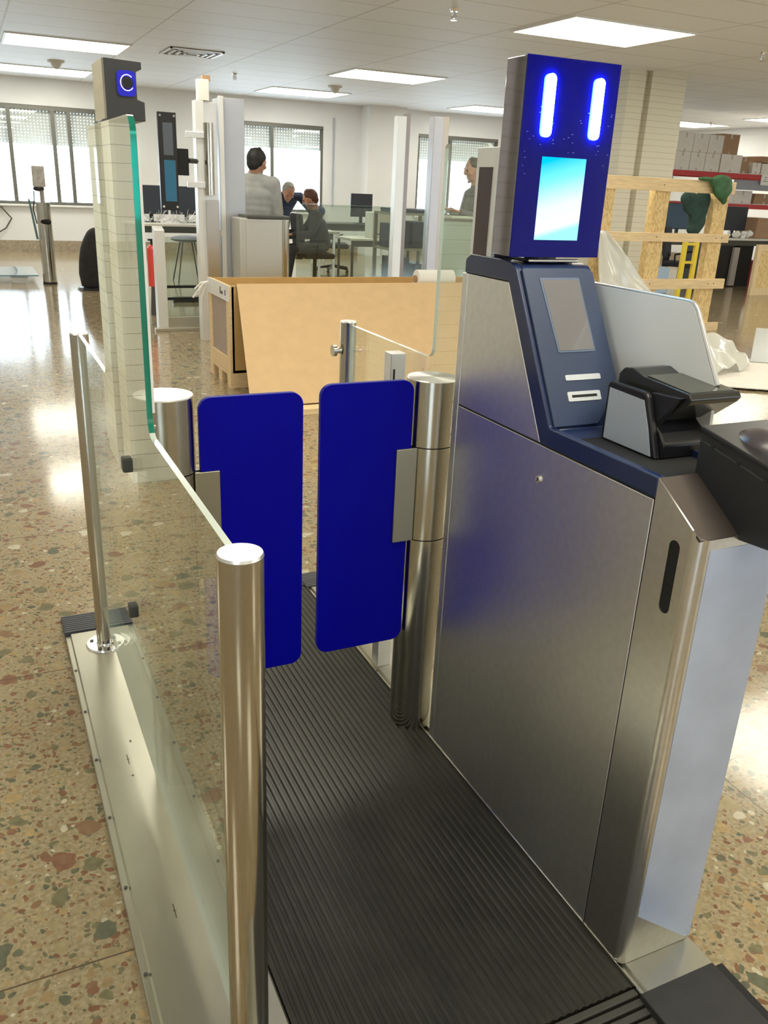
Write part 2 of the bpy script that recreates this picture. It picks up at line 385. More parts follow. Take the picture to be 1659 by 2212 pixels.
for i in range(0, len(xs), 2): box(bm, xs[i], xs[i+1], YN-.2, YN, 0, ZC)
for a, c in ADDED_WIN:
    box(bm, a, c, YN-.2, YN, 0, .86); box(bm, a, c, YN-.2, YN, 2.6, ZC)
struct('wall_near', bm, wallpaint)
for i, (a, c) in enumerate(ADDED_WIN):
    bm = B(); box(bm, a, c, YN-.1, YN-.05, 2.54, 2.6); box(bm, a, c, YN-.1, YN-.05, .86, .92)
    for x in (a+.03, (a+c)/2, c-.03): box(bm, x-.03, x+.03, YN-.1, YN-.05, .92, 2.54)
    w = struct('window_%d' % (i+4), bm, win_frame, loc=(a, YN, .86)); obj('pane', box(B(), a, c, YN-.08, YN-.074, .92, 2.54), perspex, w)  # unseen added window, there only to let daylight in
struct('baseboard_back', box(B(), XL, XR, YB-.02, YB, 0, .2), skirt, label='terrazzo skirting below the windows')
struct('baseboard_right', box(B(), XR-.02, XR, YN, YB, 0, .2), skirt)
mull = [[-1.6, -.3, .91, 1.68, 1.97], [5.98], [10.25]]
shz = [1.93, 2.12, 2.08]
for i, (a, c) in enumerate(WIN):
    bm = B(); t = .055; y0, y1 = YB+.02, YB+.09
    box(bm, a, c, y0, y1, WZ1-t-.02, WZ1); box(bm, a, c, y0, y1, WZ0, WZ0+t)
    box(bm, a, a+t, y0, y1, WZ0+t, WZ1-t); box(bm, c-t, c, y0, y1, WZ0+t, WZ1-t)
    for x in mull[i]: box(bm, x-.035, x+.035, y0, y1, WZ0+t, WZ1-t-.02)
    w = struct('window_%d' % (i+1), bm, win_frame, loc=(a, YB, WZ0), label=['wide dark framed window behind the stand post', 'dark framed window behind the standing man', 'dark framed window behind the steel posts'][i])
    obj('pane', box(B(), a+t, c-t, YB+.05, YB+.056, WZ0+t, WZ1-t), perspex, w)
    bm = B(); box(bm, a+.02, c-.02, YB+.13, YB+.142, shz[i], WZ1)
    obj('roller_shutter', bm, shutter, w, label='pale slatted roller shutter half lowered')
    obj('sill', box(B(), a-.05, c+.05, YB-.08, YB+.02, WZ0-.035, WZ0), white_plastic, w, bevel=.005)
# pilaster and conduit on the back wall
struct('wall_pilaster', box(B(), 7.98, 8.85, YB-.45, YB, 0, ZC), wallpaint, label='shallow white pilaster between the windows')
tag(obj('wall_conduit', tube(B(), (7.34, YB-.03, 1.0), (7.34, YB-.03, 2.78), .018), grey_lam, loc=(7.34, YB, 1.0), smooth=True), 'thin vertical conduit on the wall right of the window', 'conduit')

def column(x0, x1, y0, y1, label, rib=.07):
    w = x1-x0; bm = B()
    box(bm, x0+rib, x1-rib, y0+rib, y1-rib, 0, ZC)
    # four corner ribs and one face rib each side leave dark recesses
    for sx in (0, 1):
        for sy in (0, 1):
            cx = x0 if sx == 0 else x1-.28*w; cy = y0 if sy == 0 else y1-.28*w
            box(bm, cx, cx+.28*w, cy, cy+.28*w, 0, ZC)
    box(bm, x0+.37*w, x0+.73*w, y0-.02, y1+.02, 0, ZC); box(bm, x0-.02, x1+.02, y0+.37*w, y0+.73*w, 0, ZC)
    return struct('column', bm, block, loc=(x0, y0, 0), label=label)
column(8.12, 9.1, 9.95, 10.93, 'pale ribbed block column behind the wooden frame')
column(-1.02, -.12, 4.28, 5.18, 'pale block column to the left of the gate')

# ceiling lights
def ceiling_light(x, y, label):
    t = thing('ceiling_light', label, 'ceiling light', (x, y, ZC), 'square ceiling lights')
    obj('diffuser', box(B(), x-.74, x+.74, y-.54, y+.54, ZC-.012, ZC-.002), lamp_m, t)
    bm = B()
    for a in ((x-.77, x+.77, y-.57, y-.54), (x-.77, x+.77, y+.54, y+.57), (x-.77, x-.74, y-.54, y+.54), (x+.74, x+.77, y-.54, y+.54)):
        box(bm, *a, ZC-.016, ZC-.001)
    obj('frame', bm, white_plastic, t)
    return t
LL = [(1.45, 13.3, 'glowing ceiling light at the top left of the picture'), (1.45, 17.0, 'glowing ceiling light against the back wall at far left'),
      (6.15, 8.05, 'largest glowing ceiling light above the display head'), (6.12, 13.25, 'glowing ceiling light left of the display head, nearer of the two'),
      (6.0, 16.75, 'glowing ceiling light above the window behind the standing man'), (10.2, 16.75, 'glowing ceiling light touching the left side of the display head'),
      (14.9, 16.1, 'small far glowing ceiling light above the white cartons'), (15.35, 13.6, 'glowing ceiling light cut by the right picture edge')]
used = {}
first = None
for x, y, lb in LL:
    if first is None: first = ceiling_light(x, y, lb)
    else: clone(first, (x, y, ZC), lb)
for x in (-3.25, 1.45, 6.15, 10.85, 15.5):
    for y in (-4.2, 0.4, 4.2, 8.05):
        if (x, y) == (6.15, 8.05) or (x==15.5 and y==8.05): continue
        clone(first, (x, y, ZC), 'ceiling light out of the picture over the near half of the room')
for x in (-3.25,):
    for y in (13.3, 17.0): clone(first, (x, y, ZC), 'ceiling light out of the picture over the far left of the room')

# ceiling fittings
def sprinkler(x, y, label):
    bm = B(); tube(bm, (x, y, ZC), (x, y, ZC-.02), .045, .035); tube(bm, (x, y, ZC-.02), (x, y, ZC-.075), .014)
    path(bm, [(x-.012, y, ZC-.03), (x-.03, y, ZC-.06), (x-.012, y, ZC-.085)], .005); path(bm, [(x+.012, y, ZC-.03), (x+.03, y, ZC-.06), (x+.012, y, ZC-.085)], .005)
    tube(bm, (x, y, ZC-.085), (x, y, ZC-.092), .032)
    return tag(obj('fire_sprinkler', bm, chrome, loc=(x, y, ZC), smooth=True), label, 'sprinkler', 'ceiling sprinklers')
sprinkler(4.37, 8.0, 'chrome sprinkler head at the top centre of the ceiling')
sprinkler(4.16, 14.8, 'chrome sprinkler head above the far steel column')
sprinkler(8.29, 7.92, 'chrome sprinkler head near the right edge above the wooden frame')
sprinkler(14.9, 15.35, 'small far sprinkler head right of the far ceiling light')
for x, y, lb in ((1.52, 15.4, 'round smoke detector between the two left ceiling lights'), (6.05, 15.2, 'round smoke detector behind the middle ceiling light')):
    bm = B(); tube(bm, (x, y, ZC), (x, y, ZC-.03), .13, .12, 24); tube(bm, (x, y, ZC-.03), (x, y, ZC-.09), .09, .06, 24); ball(bm, (x, y, ZC-.09), (.05, .05, .03))
    tag(obj('smoke_detector', bm, P('ivory_plastic', (.62, .58, .50), .5), loc=(x, y, ZC), smooth=True), lb, 'smoke detector')
t = thing('ceiling_vent', 'square air vent in the ceiling right of the top left light', 'vent', (3.02, 12.85, ZC))
bm = B()
for k in range(4):
    s = .36-.085*k; z = ZC-.022-.004*k
    for a in ((3.02-s, 3.02+s, 12.85-s, 12.85-s+.03), (3.02-s, 3.02+s, 12.85+s-.03, 12.85+s), (3.02-s, 3.02-s+.03, 12.85-s, 12.85+s), (3.02+s-.03, 3.02+s, 12.85-s, 12.85+s)): box(bm, *a, z, z+.018)
obj('louvre', bm, alu_white, t); obj('backing', box(B(), 2.66, 3.38, 12.49, 13.21, ZC-.008, ZC-.001), P('vent_shadow_grey', (.25, .25, .26), .7), t)

# ================================================================== GATE BASE
def mk_plate(x0, x1, y0, y1, label, lip=True):
    prof = [(x0, 0), (x1, 0), (x1, .027), (x1-.004, .030), (x0+.018, .030), (x0+.014, .022), (x0+.002, .022), (x0, .02)]
    bm = prism(B(), prof, 1, y0, y1)
    t = thing('base_plate', label, 'base plate', (x0, y0, 0), 'galvanised base plates')
    obj('plate', bm, galv, t)
    y = y0+.12
    while y < y1-.05:
        obj('edge_screw', tube(B(), (x0+.008, y, .022), (x0+.008, y, .0245), .004, seg=8), dark_metal, t); y += .24
    return t
mk_plate(.140, .374, .45, 2.72, 'long galvanised base plate under the glass on the left of the lane')
mk_plate(1.031, 1.222, .862, 1.78, 'galvanised base plate under the steel kiosk')
mk_plate(1.031, 1.285, 1.785, 2.78, 'galvanised base plate beyond the blue flaps on the right')
rnd = random.Random(21)
for x, y, l in ((.225, 1.972, .042), (.2325, 1.418, .040), (.2945, 1.418, .026), (.293, 1.999, .012), (.244, 2.05, .012), (.226, 1.90, .008)):
    o = box(B(), x-.0013, x+.0013, y-l/2, y+l/2, .0300, .0303); box(o, x-.004, x+.004, y-.001, y+.001, .0300, .0303)
    obj('scuff_mark', o, P('scuff_brown', (.10, .08, .05), .7), bpy.data.objects['base_plate'])
# ribbed mat
bm = B(); X0, X1 = .377, 1.029; n = 36; p = (X1-X0)/n; pts = [(X0, .001)]
pts.append((X0, .028))
for i in range(n):
    a = X0+i*p
    pts += [(a+.15*p, .0305), (a+.55*p, .0305), (a+.70*p, .0265), (a+.95*p, .0265)]
pts += [(X1, .028), (X1, .001)]
t = thing('floor_mat', 'black ribbed rubber mat along the walkway of the gate', 'mat', (X0, .885, 0))
obj('ribbed_surface', prism(B(), pts, 1, .885, 2.80), rubber, t)
bm = B()
for k in range(4): box(bm, X0, X1-.001, .805+k*.020, .820+k*.020, .001, .0285-.003*(3-k)*.6)
obj('nosing', bm, P('ribbed_nosing', (.06, .058, .05), .4, .3), t, bevel=.002)
# metal edging line between mat and plates
t = thing('edge_trim', 'thin bright metal strip between the mat and the kiosk plate', 'trim strip', (1.0295, .80, 0))
obj('strip', box(B(), 1.0292, 1.0308, .80, 2.80, .001, .0345), steel_bright, t)
# ramps at both ends
def ramp(x0, x1, ya, yb, za, zb, label, n=9, mat=rubber_d):
    bm = B(); pts = [(ya, .0008), (ya, za)]
    for i in range(n):
        for f, dz in ((.15, .0), (.5, .0), (.6, -.003), (1.0, -.003)):
            u = (i+f)/n; pts.append((ya+(yb-ya)*u, max(.001, za+(zb-za)*u+dz)))
    pts.append((yb, .0008))
    return tag(obj('rubber_ramp', prism(bm, pts, 0, x0, x1), mat, loc=(x0, ya, 0)), label, 'ramp', 'rubber end ramps')
ramp(.140, .374, 2.73, 2.90, .034, .012, 'grey ribbed rubber ramp behind the far left steel post', mat=P('grey_rubber', (.07, .075, .085), .6))
ramp(.377, 1.029, 2.805, 2.95, .034, .012, 'rubber ramp closing the far end of the walkway', mat=P('grey_rubber', (.07, .075, .085), .6))
ramp(1.036, 1.300, 2.785, 2.95, .034, .012, 'rubber ramp behind the far right steel post', mat=P('grey_rubber', (.07, .075, .085), .6))
bm = B(); prism(bm, [(.858, .001), (.858, .040), (.70, .040), (.45, .012), (.45, .001)], 0, 1.024, 1.212)
tag(obj('rubber_ramp', bm, rubber_d, loc=(1.02, .86, 0), bevel=.002), 'black rubber block at the bottom right in front of the kiosk', 'ramp', 'rubber end ramps')
bm = B(); prism(bm, [(.800, .001), (.800, .026), (.45, .010), (.45, .001)], 0, .377, 1.020)
tag(obj('rubber_ramp', bm, rubber_d, loc=(.377, .8, 0)), 'black rubber ramp in front of the walkway mat', 'ramp', 'rubber end ramps')
bm = B(); box(bm, 1.2225, 1.245, .1, .86, .0005, .020)
tag(obj('cable_strip', bm, black_matt, loc=(1.22, .1, 0)), 'dark cable strip on the floor right of the black rubber block', 'cable strip')

# ================================================================== POSTS
def guard_post(x, y, zt, label, r=.0265, flange=True, base=.03):
    t = thing('guard_post', label, 'post', (x, y, base))
    obj('tube', tube(B(), (x, y, base), (x, y, zt-.004), r, seg=48), steel_post, t, smooth=True, bevel=0)
    obj('cap', tube(tube(B(), (x, y, zt-.004), (x, y, zt), r, r-.0015, 48), (x, y, zt-.0045), (x, y, zt-.004), r, r, 48), steel_cap, t, smooth=True)
    if flange:
        bm = B(); tube(bm, (x, y, base), (x, y, base+.006), r*2.35, r*2.25, 48); tube(bm, (x, y, base+.006), (x, y, base+.012), r*1.12, r*1.05, 40)
        obj('flange', bm, steel_bright, t, smooth=True)
        for k in range(4):
            a = PI/4+k*PI/2+.3; px, py = x+r*1.75*math.cos(a), y+r*1.75*math.sin(a)
            obj('bolt', tube(B(), (px, py, base+.006), (px, py, base+.0095), .0065, .005, 12), dark_metal, t, smooth=True)
    return t
guard_post(.257, .930, 1.072, 'brushed steel post nearest the camera, its round top in full view', r=.0295)
guard_post(.257, 2.617, 1.062, 'steel post at the far left with a round flange on the base plate')
fp = guard_post(1.107, 2.62, 1.075, 'steel post beyond the blue flaps at the end of the right glass')
obj('clamp_knob', tube(tube(B(), (1.082, 2.62, .978), (1.064, 2.62, .978), .010, seg=16), (1.064, 2.62, .978), (1.052, 2.62, .978), .019, seg=24), steel_bright, fp, smooth=True)

# ================================================================== GLASS BARRIERS
pale_edge = P('pale_glass_edge', (0.60, 0.68, 0.62), 0.15, coat=0.5)
def glass_barrier(x, label, y_near, y_a, y_b, y_far, zl, zh, zb=.18, th=.010, green=True):
    pts = [(y_near, zb), (y_near, zl), (y_a, zl), (y_a, zh), (y_b, zh), (y_b, zl), (y_far, zl), (y_far, zb)]
    rad = [0, 0, .035, .03, .012, .03, 0, 0]
    if y_a == y_near: del pts[1:3]; del rad[1:3]
    f = fillet(pts, rad, 7)
    bm = prism(B(), f, 0, x-th/2, x+th/2)
    for fc in bm.faces:
        if abs(fc.normal.x) < .5:
            cz = fc.calc_center_median(); fc.material_index = 1 if (green and cz.z > zl+.01 and abs(cz.y-y_a) < .04) else 2
    t = thing('glass_barrier', label, 'glass panel', (x, y_near, zb))
    bmesh.ops.recalc_face_normals(bm, faces=bm.faces)
    o = obj('pane', bm, glass, t, edgemat=green_edge, smooth=False); o.data.materials.append(pale_edge)
    # pale seam bead beside the polished edge
    obj('edge_bead', box(B(), x+th/2, x+th/2+.0045, y_a-.001, y_a+.004, zl+.04, zh-.04), white_plastic, t)
    return t
gl = glass_barrier(.257, 'tall clear glass screen on the left with a green polished edge', .962, 1.512, 2.036, 2.588, 1.060, 1.588)
def clamp(t, x, y, z, s=.014):
    bm = B(); box(bm, x-.016, x+.016, y-s, y+s, z-s*1.15, z+s*1.15)
    obj('clamp', bm, P('dark_clamp', (.06, .06, .055), .35, .3), t, bevel=.004)
clamp(gl, .257, 1.80, .915); clamp(gl, .257, 1.862, .532)
gr = glass_barrier(1.107, 'clear glass screen on the right beyond the blue flaps', 1.80, 1.80, 2.02, 2.591, 1.066, 1.60, green=False)
clamp(gr, 1.107, 2.2, .5)

# ================================================================== GATE PILLARS AND FLAPS
def pillar(x, y, zt, z1, z0b, side, label, flabel):
    r = .066
    t = thing('gate_pillar', label, 'gate pillar', (x, y, .03))
    obj('lower_tube', tube(B(), (x, y, .03), (x, y, z0b-.0015), r, seg=64), steel_post, t, smooth=True)
    obj('turning_sleeve', tube(B(), (x, y, z0b+.0015), (x, y, z1-.0015), r, seg=64), steel_post, t, smooth=True)
    obj('upper_tube', tube(B(), (x, y, z1+.0015), (x, y, zt-.003), r, seg=64), steel_post, t, smooth=True)
    obj('core', tube(B(), (x, y, .035), (x, y, zt-.01), r-.003, seg=48), black_matt, t, smooth=True)
    bm = B(); tube(bm, (x, y, zt-.003), (x, y, zt), r, r-.001, 64); obj('cap', bm, steel_cap, t, smooth=True)
    s = side   # +1: flap reaches to +X
    fx0 = x+s*.07; fx1 = x+s*.318
    br = B()
    box(br, min(x+s*.055, x+s*.113), max(x+s*.055, x+s*.113), y-.043, y-.036, z0b, z1); box(br, min(x+s*.055, x+s*.113), max(x+s*.055, x+s*.113), y-.020, y-.013, z0b, z1)
    obj('flap_bracket', br, P('satin_bracket', (.42, .40, .33), .35, .9), t, bevel=.0015)
    for z in (z1+.035, z1+.12, z0b-.03): obj('screw', tube(B(), (x+s*-.035, y-.054, z), (x+s*-.035, y-.062, z), .004, seg=10), steel_bright, t, smooth=True)
    a, c = sorted((fx0, fx1))
    f = thing('swing_flap', flabel, 'gate flap', (fx0, y-.03, .31), 'blue swing flaps')
    zt2, zb2 = (1.040, .312) if s > 0 else (1.053, .326)
    R = rrect(a, c, zb2, zt2, .030, 8)
    obj('panel', prism(B(), R, 1, y-.036, y-.021), blue_flap, f, bevel=.0012)
    return t
pillar(.350, 1.875, 1.045, .868, .60, 1, 'left steel gate pillar behind the glass, a blue flap on it', 'blue rounded swing flap on the left pillar')
pillar(1.030, 1.875, 1.050, .877, .622, -1, 'right steel gate pillar beside the kiosk, holding a blue flap', 'blue rounded swing flap on the right pillar')
# small square post beyond the right flap
t = thing('square_post', 'short square steel post just above the right blue flap', 'post', (1.065, 2.17, .03))
bm = box(B(), 1.045, 1.092, 2.155, 2.20, .03, 1.055); obj('post', bm, alu, t, bevel=.002)
obj('slot', box(B(), 1.0535, 1.0585, 2.1535, 2.156, .6, 1.01), black_matt, t)

# ================================================================== CAMERA BOX on the tall glass
t = thing('camera_housing', 'dark box with a blue lens on top of the tall glass', 'camera', (.285, 1.80, 1.589))
cb = P('anthracite_housing', (.045, .045, .047), .28, 0)
bm = B(); prism(bm, [(.253, 1.590), (.322, 1.590), (.322, 1.622), (.309, 1.626), (.309, 1.672), (.319, 1.676), (.319, 1.688), (.253, 1.690)], 1, 1.752, 1.880)
obj('housing', bm, cb, t, bevel=.001)
obj('side_plate', box(B(), .2495, .2535, 1.7525, 1.8795, 1.591, 1.689), P('glossy_side_plate', (.5, .48, .42), .08, .9), t)
bm = prism(B(), rrect(.274, .307, 1.630, 1.672, .008), 1, 1.7485, 1.752)
obj('blue_window', bm, P('blue_lens_window', (.01, .01, .4), .2, emit=(.02, .03, 1), es=.12), t)
bm = B(); seg = 40
for i in range(5, 36):
    a0 = 2*PI*i/seg; a1 = 2*PI*(i+1)/seg
    tube(bm, (.2915+.0115*math.cos(a0), 1.7465, 1.652+.0130*math.sin(a0)), (.2915+.0115*math.cos(a1), 1.7465, 1.652+.0130*math.sin(a1)), .0008, seg=6)
obj('lens_ring', bm, P('ring_glow', (.8, .75, .9), .3, emit=(.75, .65, 1), es=.9), t)
obj('lens', tube(B(), (.2915, 1.7485, 1.652), (.2915, 1.744, 1.652), .0108, .009, 24), black, t, smooth=True)

# ================================================================== KIOSK
K = thing('kiosk', 'tall brushed steel kiosk with a slanted navy front and a screen', 'kiosk', (1.03, 1.35, .03))
KX0, KX1 = 1.031, 1.222
Z0 = .031
# main body core (dark gaps show between panels)
obj('core', prism(B(), [(1.755, Z0), (1.755, 1.345), (1.585, 1.345), (1.40, 1.02), (1.06, 1.02), (.95, .93), (.95, Z0)], 0, KX0+.003, KX1-.003), black_matt, K)
# lower side door
def side_panel(name, pts, x0, x1, mat, bevel=.0016, label=None):
    return obj(name, prism(B(), pts, 0, x0, x1), mat, K, bevel=bevel, label=label)
side_panel('lower_door', [(1.7415, Z0+.001), (1.7415, 1.0075), (1.0505, 1.0075), (1.0505, Z0+.001)], KX0, KX0+.003, steel_cab)
side_panel('upper_panel', [(1.7415, 1.0115), (1.7415, 1.318), (1.571, 1.318), (1.398, 1.0115)], KX0, KX0+.003, steel_cab)
side_panel('rear_strip', [(1.7665, Z0), (1.7665, 1.318), (1.7435, 1.318), (1.7435, Z0)], KX0, KX1, steel_cab)
# front column with slot and rounded corners
outl = [(KX0, 1.0465), (KX0, .931), (KX1, .931), (KX1, 1.0465)]
fl = fillet(outl, [0, .022, .014, 0], 8)
bm = B(); lo = [bm.verts.new((x, y, Z0)) for x, y in fl]; 
def ztop(y): return min(1.048, 1.048-(1.043-y)*.66) if y < 1.043 else 1.048
hi = [bm.verts.new((x, y, ztop(y))) for x, y in fl]
n = len(fl)
for i in range(n): bm.faces.new((lo[i], lo[(i+1) % n], hi[(i+1) % n], hi[i]))
bm.normal_update(); cen = Vector(((KX0+KX1)/2, .99, .5))
for f_ in bm.faces:
    if f_.normal.dot(f_.calc_center_median()-cen) < 0: f_.normal_flip()
fc = obj('front_column', bm, P('front_column_steel', (.72, .71, .69), .30, 1.0, noise=.04, nscale=60), K, smooth=True, keep=True)
# slot cut by boolean
sb = B(); s0 = rrect(.984-.0125, .984+.0125, .818, .956, .0124, 8); prism(sb, s0, 0, KX0-.03, KX0+.04)
cut = obj('slot_cutter', sb, None, K)
md = fc.modifiers.new('thick', 'SOLIDIFY'); md.thickness = .003; md.offset = -1
md = fc.modifiers.new('slot', 'BOOLEAN'); md.object = cut; md.operation = 'DIFFERENCE'; md.solver = 'EXACT'
dg = bpy.context.evaluated_depsgraph_get(); me2 = bpy.data.meshes.new_from_object(fc.evaluated_get(dg))
fc.modifiers.clear(); fc.data = me2; wn = fc.modifiers.new('weighted', 'WEIGHTED_NORMAL'); wn.keep_sharp = True; wn.weight = 90
try: me2.set_sharp_from_angle(angle=math.radians(38))
except Exception: pass
bpy.data.objects.remove(cut)
obj('chamfer_plate', prism(B(), [(1.045, 1.049), (.933, .9745), (.936, .9715), (1.045, 1.044)], 0, KX0+.002, KX1-.002), P('bronze_tint_plate', (.10, .08, .07), .45, .7), K)
bm = B(); box(bm, KX0+.010, KX0+.022, .970, .998, .80, .90); box(bm, KX0+.004, KX0+.024, .968, .973, .90, .935)
obj('slot_device', bm, black, K, bevel=.002)
bm = B(); prism(bm, [(o[0], o[1]) for o in rrect(.984-.014, .984+.014, .8165, .9575, .014, 8)], 0, KX0-.0006, KX0+.001)
bm.free()
film_b = P('blue_protective_film', (.55, .64, .86), .28, .45, noise=.08, nscale=9)
obj('protective_film', prism(B(), [(1.057, .955), (1.057, .155), (1.205, .040), (1.2185, .040), (1.2185, .955)], 1, .9300, .9309), film_b, K, label='bluish protective film on the front')
# lock
bm = B(); tube(bm, (KX0, 1.386, .934), (KX0-.004, 1.386, .934), .0085, .0075, 24)
lk = obj('lock', bm, steel_bright, K, smooth=True); obj('keyhole', box(B(), KX0-.0046, KX0-.0039, 1.385, 1.387, .930, .938), black_matt, lk)
# navy shell : slanted front, top and tray rim
NS = [(1.755, 1.320), (1.755, 1.350), (1.735, 1.362), (1.60, 1.362), (1.552, 1.357), (1.368, 1.050), (1.046, 1.050), (1.046, 1.0115), (1.396, 1.0115), (1.570, 1.320)]
obj('navy_trim', prism(B(), fillet(NS, [0, .012, .02, 0, .035, .012, 0, 0, 0, 0], 5), 0, KX0-.0015, KX0+.016), navy, K, bevel=.003, segs=3)
obj('navy_shell', prism(B(), fillet([(1.755, 1.320), (1.755, 1.358), (1.575, 1.358), (1.545, 1.352), (1.364, 1.045), (1.30, 1.030), (1.40, 1.0115), (1.570, 1.320)], [0, .015, 0, .02, 0, 0, 0, 0], 5), 0, KX0+.014, KX1), navy, K, bevel=.002)
# raised front plate with rounded top right
def slant(x, s, off):    # s: 0 at foot, 1 at top of slanted face
    a = Vector((x, 1.366, 1.046)); c = Vector((x, 1.548, 1.350)); nrm = Vector((0, -(c.z-a.z), (c.y-a.y))).normalized()
    return a+(c-a)*s+nrm*off
def slant_plate(name, outline, o0, o1, mat, bevel=.001, label=None, parent=None):
    bm = B(); A = [bm.verts.new(slant(x, s, o0)) for x, s in outline]; C_ = [bm.verts.new(slant(x, s, o1)) for x, s in outline]; n = len(outline)
    bm.faces.new(A[::-1]); bm.faces.new(C_)
    for i in range(n): bm.faces.new((A[i], A[(i+1) % n], C_[(i+1) % n], C_[i]))
    return obj(name, bm, mat, parent or K, bevel=bevel, label=label)
oute = [(KX0+.008, .012), (1.150, .012), (1.222, .235), (1.222, .99), (KX0+.010, .99)]
slant_plate('front_plate', fillet(oute, [0, 0, .0, .035, .012], 6), .0, .007, bezel_blue, .0015)
slant_plate('screen_frame', fillet([(1.0865, .455), (1.1825, .455), (1.1805, .925), (1.078, .925)], [.006]*4, 4), .0068, .0085, P('pale_screen_edge', (.12, .16, .25), .3), .0005)
slant_plate('screen', fillet([(1.090, .467), (1.179, .467), (1.177, .912), (1.083, .912)], [.003]*4, 3), .0084, .0092, P('grey_reflective_screen', (.20, .19, .19), .06, coat=1), .0003)
slant_plate('light_bar', fillet([(1.090, .283), (1.180, .283), (1.180, .318), (1.090, .318)], [.005]*4, 4), .0068, .0086, slot_lit, .0004)
cs = slant_plate('card_slot', fillet([(1.086, .155), (1.170, .155), (1.170, .215), (1.086, .215)], [.006]*4, 4), .0068, .0088, slot_lit, .0004)
slant_plate('slot_mouth', [(1.096, .178), (1.160, .178), (1.160, .194), (1.096, .194)], .0087, .0092, black_matt, 0, parent=cs)
# black tray on the ledge
obj('tray', prism(B(), [(1.365, 1.0116), (1.365, 1.036), (1.05, 1.036), (1.05, 1.0116)], 0, KX0+.016, KX1-.002), black_matt, K)
obj('tray_rim', prism(B(), [(1.362, 1.036), (1.372, 1.046), (1.366, 1.049), (1.050, 1.0495), (1.050, 1.036)], 0, KX1-.006, KX1), navy, K)
# side screen panel (pale) with metal edge
sp_pts = fillet([(1.752, .96), (1.752, 1.314), (1.252, 1.314), (1.162, 1.172), (1.150, .96)], [0, 0, .035, .0, 0], 8)
obj('side_screen', prism(B(), sp_pts, 0, 1.246, 1.254), panel_white, K, bevel=.001, label='pale side screen panel of the kiosk')
rim = B(); rp = sp_pts[1:]
for i in range(len(rp)-2):
    (ya, za), (yb_, zb_) = rp[i], rp[i+1]
    if rp[i] == rp[i+1]: continue
    tube(rim, (1.2515, ya, za), (1.2515, yb_, zb_), .0055, seg=10)
obj('side_screen_edge', rim, P('grey_edge_trim', (.50, .50, .50), .35, .5), K, smooth=True)
obj('side_screen_bracket', box(B(), 1.218, 1.247, 1.50, 1.70, 1.10, 1.13), alu, K)

# ================================================================== DISPLAY HEAD
D = thing('display_head', 'dark blue display head with two glowing light bars and a cyan screen', 'display', (1.12, 1.59, 1.362))
disp_blue = P('glossy_blue_front', (.0008, .0012, .15), .06, 0, spec=.30)
disp_side = P('glossy_navy_side', (.42, .42, .55), .04, 1.0)
dx0, dx1, dy0, dy1, dz0, dz1 = 1.014, 1.241, 1.550, 1.625, 1.372, 1.746
obj('case', box(B(), dx0+.001, dx1-.001, dy0+.003, dy1, dz0, dz1), disp_side, D, bevel=.002)
obj('front_panel', box(B(), dx0, dx1, dy0, dy0+.0032, dz0-.001, dz1+.001), disp_blue, D, bevel=.0006)
bh = [(1.0715, 1.660), (1.1905, 1.661)]
for x, zc in bh:
    obj('light_bar', prism(B(), rrect(x-.0105, x+.0105, zc-.057, zc+.057, .0104, 10), 1, dy0-.006, dy0+.001), led_m, D, label='glowing white light bar')
obj('screen', box(B(), 1.070, 1.180, dy0-.0012, dy0+.001, 1.406, 1.567), screen_cyan, D, label='bright cyan screen')
bm = B(); rnd = random.Random(3)
for k in range(46):
    x = rnd.uniform(dx0+.008, dx1-.008); z = rnd.uniform(1.57, 1.67) if rnd.random() < .6 else rnd.uniform(1.53, 1.60)
    if 1.06 < x < 1.19 and z < 1.575: continue
    if min(abs(x-1.0715), abs(x-1.1905)) < .014 and z > 1.60: continue
    w = rnd.uniform(.0008, .002); box(bm, x-w, x+w, dy0-.0008, dy0, z-.0004, z+.0004)
obj('scratches', bm, P('scratch_marks', (.25, .35, .85), .5), D)['kind'] = 'stuff'
obj('neck', tube(B(), (1.125, 1.60, 1.3585), (1.125, 1.60, 1.374), .035, seg=24), black, D, smooth=True)
obj('base_foot', box(B(), 1.07, 1.20, 1.56, 1.63, 1.3595, 1.3665), steel_bright, D, bevel=.002)
obj('power_led_marks', box(B(), dx1-.003, dx1+.0015, dy0+.002, dy0+.006, 1.50, 1.53), white_plastic, D)
# tall dark scanner column behind the head
t = thing('scanner_column', 'slim silver and black upright unit behind the display head', 'scanner column', (1.06, 1.70, 1.36))
obj('frame', box(B(), 1.036, 1.046, 1.66, 1.748, 1.352, 1.585), alu, t, bevel=.001)
obj('dark_inset', box(B(), 1.0345, 1.0365, 1.680, 1.734, 1.36, 1.545), brownstrip, t)
obj('body', box(B(), 1.046, 1.095, 1.661, 1.747, 1.352, 1.583), P('violet_black_panel', (.02, .016, .04), .15, coat=.5), t, bevel=.0015)

